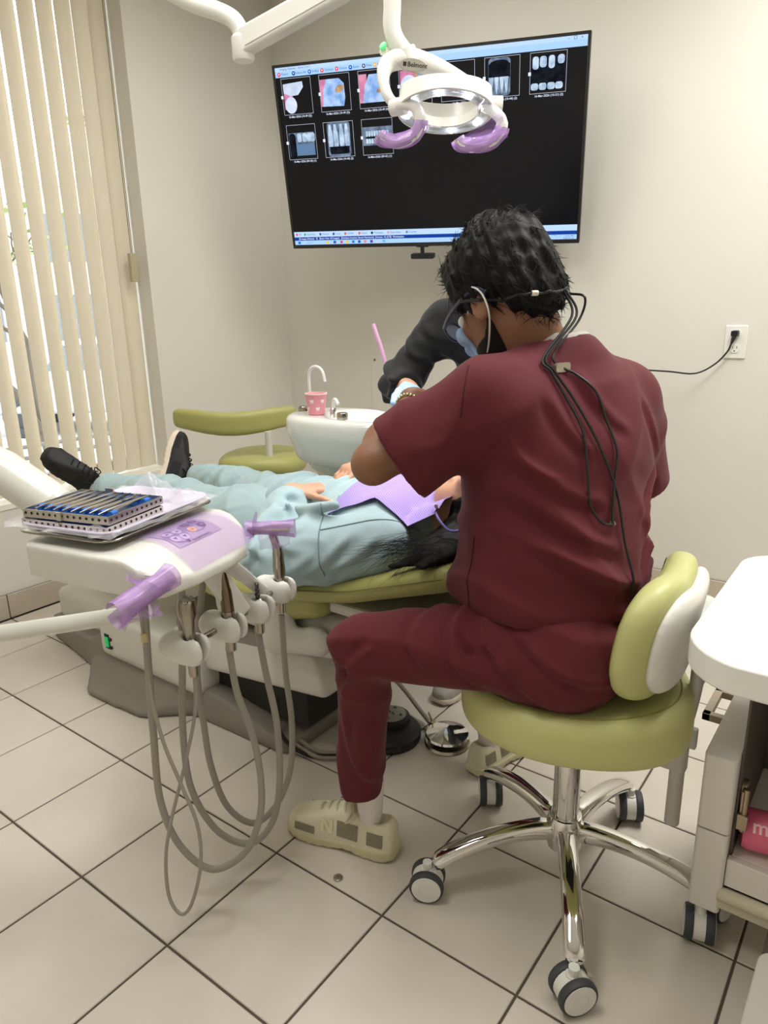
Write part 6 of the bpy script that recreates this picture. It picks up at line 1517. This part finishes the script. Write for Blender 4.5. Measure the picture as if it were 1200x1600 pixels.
def f_swt(P):
    d = cap(P, V(.80, PY, .640), p_chs + V(0, 0, .01), .118, .122, V(0, 0, 1), .88); d = smin(d, cap(P, p_chs + V(.02, -.08, .01), p_chs + V(.02, .08, .01), .105, .105, V(0, 0, 1), .95), .05)
    d = smin(d, cap(P, pls + V(-.01, .02, 0), prs + V(-.01, -.02, 0), .082, .082), .05); d = smin(d, cap(P, p_nck + V(-.06, 0, -.01), p_nck + V(-.02, 0, 0), .085, .062), .04)
    d = d - .012 * ridge(P, V(1, .4, 0), 17, .8, V(0, 1, 0), 9, .9) * np.clip((P[:, 2] - .66) / .05, 0, 1)
    for (a, e, w_, s) in ((pls, ple, plw, 0.), (prs, pre, prw, 1.)):
        e2 = e + V(-.004, -.010 if s == 0 else .010, -.002)
        ua = cap(P, a + V(.0, -.012 if s == 0 else .012, .0), e2, .080, .074); ax = unit(w_ - e); cut = w_ - ax * .012
        fa_ = cap(P, e2, cut - ax * .045, .073, .054)
        ad = np.linalg.norm(P - e2, axis=1)
        arm = smin(ua, fa_, .02) - .018 * ridge(P, V(1, .3, -.5), 22, .6, V(0, 0, 1), 10, .9) * np.exp(-(ad / .14) ** 2) - .011 * ridge(P, V(1, 0, .6), 17, 1.9, V(0, 0, 1), 8, .8)
        cf = smax(cap(P, cut - ax * .05, cut, .044, .041), (P - cut) @ ax, .006); cf = cf - .0012 * np.sin(((P - cut) @ np.cross(ax, V(0, 0, 1))) * 900)
        d = smin(d, smin(arm, cf, .006), .005)
    # folds: armpit, elbow, belly
    d = d - crease(P[:, 0], P[:, 2], [(1.00, .735, 1.09, .645, .014, .020), (1.05, .745, 1.16, .665, .014, .018), (1.09, .595, 1.20, .655, .013, .018), (1.16, .60, 1.27, .70, .014, .018), (1.01, .60, 1.07, .68, .013, .018), (1.22, .62, 1.33, .70, .013, .014)]) * np.clip((.0 - P[:, 1]) / .03, 0, 1)
    d = d - crease(P[:, 0], P[:, 1], [(.86, .08, .89, .32, .014, .018), (.93, .10, .97, .32, .014, .016), (1.02, .07, 1.07, .22, .013, .016), (.82, .10, .83, .34, .012, .014)]) * np.clip((P[:, 2] - .69) / .03, 0, 1)
    for (a_, c_, r_) in ((V(1.000, -.120, .690), V(1.045, -.030, .740), .012), (V(1.10, -.05, .745), V(1.20, -.02, .765), .012)): d = smin(d, cap(P, a_, c_, r_), .028)
    for (a_, c_, w_, h_) in ((V(.985, .02, .725), V(1.10, .012, .770), .016, .022), (V(1.10, .012, .770), V(1.20, .0, .775), .014, .014), (V(1.03, -.03, .735), V(1.09, -.06, .74), .012, .012), (V(1.07, -.11, .725), V(1.13, -.14, .64), .010, .010), (V(.80, -.0, .72), V(.80, .2, .76), .012, .008)): d = d + h_ * np.exp(-(cap(P, a_, c_, 0) / w_) ** 2)
    return smax(d, .765 - P[:, 0], .012)
swt = sdf_obj('sweatshirt', f_swt, (.72, -.20, .50), (1.42, .56, .86), .0065, m_swt, pt, relax=1)
def f_swp(P):
    d = cap(P, V(.80, .12, .615), V(.80, .26, .615), .112, .112)
    for (h, k, a, sd) in ((plh, plk, pla, 0), (prh, prk, pra, 1)):
        d = smin(d, cap(P, h, k, .098, .074), .04); d = smin(d, cap(P, k, a + V(.05, 0, 0), .072, .056), .03); d = smin(d, cap(P, a + V(.05, 0, 0), a + V(.01, 0, 0), .050, .044), .015)
    kd = np.minimum(np.linalg.norm(P - prk, axis=1), np.linalg.norm(P - plk, axis=1))
    d = d - .014 * ridge(P, V(1, .2, .4), 22, .2, V(0, 1, 0), 9, .9) * np.exp(-(kd / .16) ** 2) - .010 * ridge(P, V(1, .5, .2), 17, 1.2, V(0, 0, 1), 8, .9)
    d = d - crease(P[:, 0], P[:, 1], [(.25, .33, .28, .46, .012, .016), (.31, .31, .35, .45, .013, .018), (.38, .29, .43, .45, .013, .018), (.48, .27, .54, .42, .014, .018), (.60, .20, .67, .36, .014, .016), (.12, .01, .15, .14, .012, .016), (.21, .0, .25, .15, .013, .016), (.34, .0, .39, .15, .013, .018), (.47, .01, .54, .17, .014, .018), (.62, .02, .70, .18, .014, .016), (.72, .06, .76, .30, .014, .018)]) * np.clip((P[:, 2] - .62) / .03, 0, 1)
    return smax(d, P[:, 0] - .88, .02)
swp = sdf_obj('sweatpants', f_swp, (.0, -.05, .50), (.92, .50, .82), .0075, m_swp, pt, relax=1)
m_ss = mat('seam_blue_grey', (120, 140, 142), rough=.9); bpy.context.view_layer.update(); _sw = snap_fn(swt)
def seam(pts, d=(0, .3, -1), off=.0006):
    b = MB(); q = [_sw(V(*p) - unit(d) * .4, unit(d), off) for p in pts]; q = [p for p in q if p is not None]
    if len(q) > 3: b.tube(q, .0016, 6); b.build('seam', m_ss, swt)
# near-side seams seen from the camera side
def lerp(a, c, n): return [tuple(V(*a) + (V(*c) - V(*a)) * t for t in [i / (n - 1)])[0] for i in range(n)]
seam(lerp((1.20, -.06, .60), (1.16, -.03, .80), 24), (-.35, .85, -.35)); seam(lerp((1.19, -.05, .70), (1.36, .02, .76), 24), (-.1, .8, -.6))
# shoes
m_bs = mat('black_sneaker', (26, 26, 28), rough=.6, bump=.15, bscale=400); m_bsole = mat('white_midsole', (222, 208, 190), rough=.6); m_blace = mat('black_lace', (18, 18, 20), rough=.8)
BM = (m_bs, m_bsole, m_blace, mat('black_mesh', (38, 38, 42), rough=.9, bump=.6, bscale=600), None)
shoe(pt, (.058, .290, .560), (-.22, .60, .77), (.85, .47, -.14), .268, BM)
shoe(pt, pla + V(-.045, .015, -.040), (-.20, -.52, .62), (.75, .1, .35), .245, (m_bs, m_bs, m_blace, BM[3], None))
# hair spilling over the backrest end
def f_phair(P):
    d = ell(P, PL(0, -.02, .03), V(.092, .112, .115), PHR); d = smax(d, ((P - p_hd) @ PHR)[:, 1] - .045, .01)
    d = smin(d, cap(P, V(1.46, .10, .70), V(1.44, .02, .685), .055, .040, V(0, 0, 1), .7), .04); d = smin(d, cap(P, V(1.47, .01, .690), V(1.38, -.050, .657), .034, .012, V(0, 0, 1), .45), .03); d = smin(d, cap(P, V(1.48, .01, .695), V(1.47, -.066, .682), .034, .014, V(0, 0, 1), .5), .03)
    return d - .003 * np.sin(150 * P[:, 0] + 60 * P[:, 1]) * np.sin(170 * P[:, 1] - 90 * P[:, 0])
ph = sdf_obj('hair', f_phair, (1.24, -.12, .58), (1.62, .34, .92), .0055, m_hair, pt, relax=1)
rr = random.Random(11); pd_ = []
for _ in range(190):
    s = rr.random(); p = V(1.44 + rr.uniform(-.05, .06), -.03 + rr.uniform(-.045, .06), .70 + rr.uniform(-.01, .03)); pd_.append((p, V(-.9 + .5 * rr.gauss(0, 1), -.35 + .25 * rr.gauss(0, 1), -.12)))
strands(pd_, .0005, m_hair, 'hair_strands', ph, 6, 4, .03, .02, (.05, .15))['kind'] = 'stuff'
# bib with chain clip
m_bib = bpy.data.materials.new('lavender_bib'); m_bib.use_nodes = True; nt = m_bib.node_tree; bs_ = nt.nodes['Principled BSDF']; bs_.inputs['Roughness'].default_value = .85
tcn = nt.nodes.new('ShaderNodeTexCoord'); wv = nt.nodes.new('ShaderNodeTexWave'); wv.inputs['Scale'].default_value = 85; wv.bands_direction = 'DIAGONAL'; wv.inputs['Distortion'].default_value = .0
rp_ = nt.nodes.new('ShaderNodeValToRGB'); rp_.color_ramp.elements[0].color = (*lin((146, 122, 198)), 1); rp_.color_ramp.elements[1].color = (*lin((184, 162, 220)), 1)
nt.links.new(tcn.outputs['Object'], wv.inputs['Vector']); nt.links.new(wv.outputs['Fac'], rp_.inputs[0]); nt.links.new(rp_.outputs[0], bs_.inputs['Base Color'])
bib = thing('dental_bib', (1.24, .16, .79), 'lavender paper bib spread over the patient chest', 'bib')
def bibp(u, v):
    # corners in plan: chin-near, chin-far, belly-far, belly-near
    c = (V(1.425, .060, 0) * (1 - u) + V(1.125, .020, 0) * u) * (1 - v) + (V(1.41, .32, 0) * (1 - u) + V(1.12, .36, 0) * u) * v
    p = _sw(V(c[0], c[1], 1.2), (0, 0, -1), .006 + .004 * (1 + math.sin(16 * u + 5 * v)) + .004 * max(0, 1 - v * 6) * abs(math.sin(7 * u)))
    z = .70 if p is None else p[2]
    return V(c[0], c[1], max(z, .70, .685 + .48 * (c[0] - 1.22) - .6 * max(0, .10 - c[1])))
b = MB(); b.grid(bibp, 26, 26, .0008); b.build('sheet', m_bib, bib)
b = MB(); cpn = bibp(.02, .04)
b.box((-.006, -.018, -.004), (.006, .018, .004), frame(cpn + V(.0, -.004, .004), V(-.4, .2, .6), V(.7, -.5, -.2))); b.build('clip', m_chrome, bib, smooth=0, bevel=.0015)
b = MB(); b.tube(spline([cpn + V(.006, -.012, .002), cpn + V(.030, -.030, -.012), cpn + V(.06, -.03, -.03), cpn + V(.10, 0, -.02)], 5), .0028, 8); b.build('neck_cord', mat('cord_violet', (118, 104, 176), rough=.5), bib)

# ---------------------------------------------------------------- ASSISTANT
m_jk = mat('black_jacket', (24, 25, 28), rough=.75, sheen=.2, bump=.12, bscale=800, noise=.05, wrinkle=.4, wscale=9)
an = thing('person', (1.25, .63, 0), 'standing person in a black jacket and pale blue gloves behind the patient', 'person')
AF = unit(V(.12, -.95, 0)); AR = axes(AF)
a_pel, a_wst, a_chs, a_nck, a_hd = V(1.28, .72, .88), V(1.27, .69, .98), V(1.26, .64, 1.12), V(1.275, .580, 1.225), V(1.305, .525, 1.300)
ars, als = V(1.135, .565, 1.165), V(1.395, .60, 1.165)
are, arw = V(1.035, .462, .985), V(1.118, .405, .985)
ale, alw = V(1.46, .47, .99), V(1.38, .33, .93)
AHR = axes(unit(V(.10, -.75, -.62))); d_ah, AL = head_fn(a_hd, AHR, .95)
ahf, ahn = V(.68, -.45, -.30), V(-.2, -.4, -.9)
d_ar, _ = hand_fn(arw, ahf, ahn, 1, (.4, .45, .5, .55), .5, .9); d_al, _ = hand_fn(alw, V(-.3, -.55, -.5), V(-.3, -.2, -.9), -1, (.4, .45, .5, .55), .5, .9)
alegs = ((V(1.20, .71, .84), V(1.195, .66, .46), V(1.195, .63, .08)), (V(1.36, .71, .84), V(1.36, .66, .46), V(1.36, .63, .08)))
def f_abody(P):
    d = cap(P, a_pel, a_chs, .09, .085); d = smin(d, cap(P, a_chs, a_nck, .08, .05), .05); d = smin(d, cap(P, a_nck, AL(0, -.02, -.06), .048, .05), .02); d = smin(d, d_ah(P), .02)
    for (a, e, w_) in ((ars, are, arw), (als, ale, alw)): d = smin(d, cap(P, a, e, .04, .034), .03); d = smin(d, cap(P, e, w_, .035, .0245), .02)
    for (h, k, a) in alegs: d = smin(d, cap(P, h, k, .06, .045), .03); d = smin(d, cap(P, k, a, .043, .032), .02)
    d = smin(d, d_ar(P), .01); return smin(d, d_al(P), .01)
sdf_obj('body', f_abody, (.98, .22, .03), (1.56, .86, 1.48), .0058, m_skinl, an, relax=1)
eyes(an, AL, AHR)
def f_jk(P):
    d = cap(P, V(1.28, .71, .86), a_chs, .135, .13, AF, .8); d = smin(d, cap(P, ars + V(.03, .01, -.03), als + V(-.03, .01, -.03), .075, .075), .05); d = smin(d, cap(P, a_nck + V(0, .03, -.06), a_nck + V(0, .012, .012), .08, .062), .04)
    for (a, e, w_) in ((ars, are, arw), (als, ale, alw)):
        ax = unit(w_ - e); cut = e + ax * (float(np.linalg.norm(w_ - e)) - .035)
        d = smin(d, cap(P, a, e, .060, .050), .03); d = smin(d, smax(cap(P, e, cut, .050, .043), (P - cut) @ ax, .006), .02)
    ed = np.linalg.norm(P - are, axis=1); d = d - crease(P[:, 0], P[:, 2], [(.99, 1.05, 1.09, 1.00, .013, .018), (.99, .985, 1.08, .955, .012, .018), (1.05, 1.11, 1.14, 1.05, .013, .016), (1.09, 1.16, 1.20, 1.10, .013, .014), (1.15, 1.08, 1.24, 1.0, .014, .014), (1.0, .93, 1.07, .97, .011, .014)]) * np.clip((.62 - P[:, 1]) / .04, 0, 1)
    return smax(d - .013 * ridge(P, V(.3, 0, 1), 24, .3, V(1, 0, 0), 12, .9) * np.exp(-(ed / .14) ** 2) - .004 * ridge(P, V(1, 0, .6), 26, 1., V(0, 0, 1), 9, .9), .80 - P[:, 2], .01)
sdf_obj('jacket', f_jk, (.94, .30, .76), (1.56, .88, 1.30), .0068, m_jk, an, relax=1)
def f_ap(P):
    d = cap(P, V(1.22, .715, .84), V(1.34, .715, .84), .115, .115)
    for (h, k, a) in alegs: d = smin(d, cap(P, h, k, .088, .066), .04); d = smin(d, cap(P, k, a + V(0, 0, .03), .064, .056), .03)
    return smax(d - .004 * wob(P, .9, 8.), .09 - P[:, 2], .01)
sdf_obj('trousers', f_ap, (1.08, .54, .05), (1.50, .88, .98), .0085, mat('dark_trousers', (40, 40, 44), rough=.85), an, relax=1)
sdf_obj('hair', lambda P: smax(smin(ell(P, AL(0, -.018, .035), V(.088, .108, .102), AHR), ell(P, AL(0, -.11, .03), V(.045, .045, .045), AHR), .02) - .003 * np.sin(170 * P[:, 0]) * np.sin(150 * P[:, 2]), ((P - a_hd) @ AHR)[:, 1] - .062 - .3 * np.clip(((P - a_hd) @ AHR)[:, 2] - .05, -.02, .08), .01), a_hd - .2, a_hd + .2, .0065, m_hair, an)
glove(an, arw, ahf, ahn, 1, (.4, .45, .5, .55), m_glovel, .5); glove(an, alw, V(-.3, -.55, -.5), V(-.3, -.2, -.9), -1, (.4, .45, .5, .55), m_glovel, .5)
m_gs = mat('grey_sneaker', (168, 162, 154), rough=.6)
GS = (m_gs, m_bsole, m_gs, None, None)
shoe(an, (1.20, .68, 0), (-.05, -1, 0), (0, 0, 1), .25, GS, laces=4); shoe(an, (1.36, .68, 0), (.1, -1, 0), (0, 0, 1), .25, GS, laces=4)

# pink suction tube in its valve, standing by the assistant
sc_ = thing('suction_tube', (.955, .522, 1.0), 'slim pink suction tube with a chrome valve by the assistant arm', 'suction tube')
b = MB(); b.tube([(.901, .528, 1.155), (.928, .5255, 1.095), (.950, .523, 1.037)], .0068, 14); b.build('tube', mat('pink_tube', (226, 176, 212), rough=.35), sc_)
b = MB(); b.tube([(.949, .523, 1.040), (.956, .522, 1.022), (.968, .521, 1.000)], [.0075, .0085, .0065], 14); b.build('valve', m_chrome, sc_)
b = MB(); b.tube(spline([(.966, .521, 1.004), (.985, .520, .96), (1.00, .53, .90), (.99, .56, .84), (.95, .60, .82)], 6), .0062, 12); b.build('hose', m_blk, sc_)
# ================================================================== SMALL THINGS ON THE FLOOR
ms = thing('metal_washer', (1.387, -.282, 0), 'small round metal button lying on the floor near the stool caster', 'washer')
b = MB(); b.lathe([(.0095, .0003), (.0105, .001), (.0105, .0028), (.009, .0034), (.0035, .0034), (.003, .0012), (.0003, .0012)], (1.387, -.282, 0), n=24); b.build('button', mat('washer_metal', (150, 142, 130), rough=.3, metal=.7), ms)
for k, (x, y, lab) in enumerate(((1.923, -.19, 'white paper scrap on a grout line beside the stool base'), (.019, -.315, 'white paper scrap on the floor tiles at the left edge'))):
    b = MB(); b.prism([(x - .007, y - .003), (x + .001, y - .005), (x + .008, y + .001), (x + .003, y + .005), (x - .005, y + .004)], .0004, .0022, None, .8)
    tag(b.build('paper_scrap', mat('scrap_white', (236, 232, 226), rough=.8), loc=(x, y, 0)), lab, 'paper scrap', 'paper scraps on the floor')

# ================================================================== OUTSIDE THE WINDOW
m_gnd = mat('pale_paving', (206, 206, 200), rough=.9, noise=.08, nscale=3)
b = MB(); b.box((-40, -30, -.9), (XW - .27, 45, -.6)); tag(b.build('ground_outside', m_gnd, smooth=0), 'pale paving outside', kind='structure')
m_bark = mat('grey_bark', (96, 88, 78), rough=.9); m_leaf = mat('spring_leaf', (128, 146, 84), rough=.8)
def tree(x, y, h, seed, label, leafy):
    rr = random.Random(seed); t = thing('street_tree', (x, y, -.6), label, 'tree', 'trees outside the window'); b = MB(); tips = []
    def grow(p, d, L, r, lv):
        q = p + d * L; b.tube([p, (p + q) / 2 + V(rr.gauss(0, 1), rr.gauss(0, 1), rr.gauss(0, 1)) * L * .05, q], [r, r * .85, r * .7], 6)
        if lv == 0: tips.append(q); return
        for _ in range(3 if lv > 1 else 4): grow(q, unit(d + V(rr.gauss(0, .55), rr.gauss(0, .55), rr.gauss(.1, .35))), L * rr.uniform(.6, .85), r * .6, lv - 1)
    grow(V(x, y, -.6), V(0, 0, 1), h * .3, h * .018, 4); b.build('trunk', m_bark, t)
    if leafy:
        b = MB()
        for p in tips:
            for _ in range(6):
                c = p + V(rr.gauss(0, .12), rr.gauss(0, .12), rr.gauss(0, .12)); n = unit(V(rr.gauss(0, 1), rr.gauss(0, 1), rr.gauss(0, 1))); a_ = unit(np.cross(n, V(0, .3, 1))); e_ = np.cross(n, a_); s_ = rr.uniform(.025, .05)
                b.add([c + a_ * s_, c + e_ * s_ * .6, c - a_ * s_, c - e_ * s_ * .6], [(0, 1, 2, 3)])
        b.build('foliage', m_leaf, t, smooth=0)['kind'] = 'stuff'
tree(-4.0, 3.4, 4.2, 3, 'small leafing tree close outside the window', True)
tree(-5.4, 6.9, 5.0, 9, 'bare branching tree farther from the window', False)
tree(-3.2, 1.6, 3.0, 21, 'low leafing tree at the left of the window', True)
# parked car
car = thing('parked_car', (-8.0, 5.6, -.6), 'pale grey car parked outside, seen between blind slats', 'car')
m_car = mat('car_paint', (170, 176, 182), rough=.25, metal=.3, coat=.5); m_cgl = mat('car_glass', (110, 118, 124), rough=.1)
cdx, cdy = unit(V(.72, .69, 0)), unit(V(-.69, .72, 0)); cF = frame((-8.0, 5.6, -.6), cdx, V(0, 0, 1))
side = [(-2.1, .35), (-2.1, .75), (-1.95, .88), (-1.2, .95), (-.75, 1.40), (.75, 1.43), (1.45, .98), (2.05, .90), (2.15, .65), (2.1, .32)]
b = MB(); b.prism(side, -.85, .85, cF); b.build('body', m_car, car, smooth=30, bevel=.06, bseg=3)
for z in (-.86, .86):
    b = MB(); zz = (z, z + .01) if z > 0 else (z - .01, z); b.prism([(-1.0, .98), (-.66, 1.34), (.0, 1.36), (.0, .98)], zz[0], zz[1], cF); b.build('window', m_cgl, car, smooth=0)
    b = MB(); b.prism([(.08, .98), (.08, 1.36), (.68, 1.36), (1.22, .99)], zz[0], zz[1], cF); b.build('window', m_cgl, car, smooth=0)
    for x in (-1.35, 1.35):
        b = MB(); b.lathe([(.30, -.1), (.32, -.08), (.32, .08), (.30, .1), (.18, .1), (.17, .06), (.02, .06)], tuple(cF @ Vector((x, .32, z * .9))), tuple((cF.to_3x3() @ Vector((0, 0, 1 if z > 0 else -1)))), 24); b.build('wheel', m_tyre, car)
# building across the street
bd_ = thing('street_building', (-17, 12, -.6), 'pale building across the street behind the trees', 'building'); m_fac = mat('facade_pale', (212, 208, 200), rough=.9)
bF = frame((-17, 12, -.6), unit(V(.7, .71, 0)), V(0, 0, 1))
b = MB(); b.prism([(-12, 0), (12, 0), (12, 5.2), (-12, 5.2)], -3, 0, bF); b.build('wall', m_fac, bd_, smooth=0)
for k in range(8):
    for z in (1.0, 3.2):
        b = MB(); b.prism([(-11 + k * 2.9, z), (-9.4 + k * 2.9, z), (-9.4 + k * 2.9, z + 1.3), (-11 + k * 2.9, z + 1.3)], 0, .06, bF); b.build('window', m_cgl, bd_, smooth=0)
b = MB(); b.prism([(-12.2, 5.2), (12.2, 5.2), (12.2, 5.45), (-12.2, 5.45)], -3.1, .2, bF); b.build('roof_edge', m_car, bd_, smooth=0)
# low railing beyond the glass
rl = thing('metal_railing', (-2.1, .9, -.6), 'low grey metal railing just outside the window', 'railing'); m_rl = mat('railing_grey', (120, 116, 110), rough=.5, metal=.4)
for z in (.05, .35, .42): 
    b = MB(); b.tube([(-2.2, -1.2, z), (-2.0, 3.0, z)], .014, 8); b.build('rail', m_rl, rl)
for k in range(8):
    b = MB(); x = -2.2 + .2 * k / 7.0; y = -1.2 + 4.2 * k / 7.0; b.tube([(x, y, -.6), (x, y, .45)], .016, 8); b.build('post', m_rl, rl)
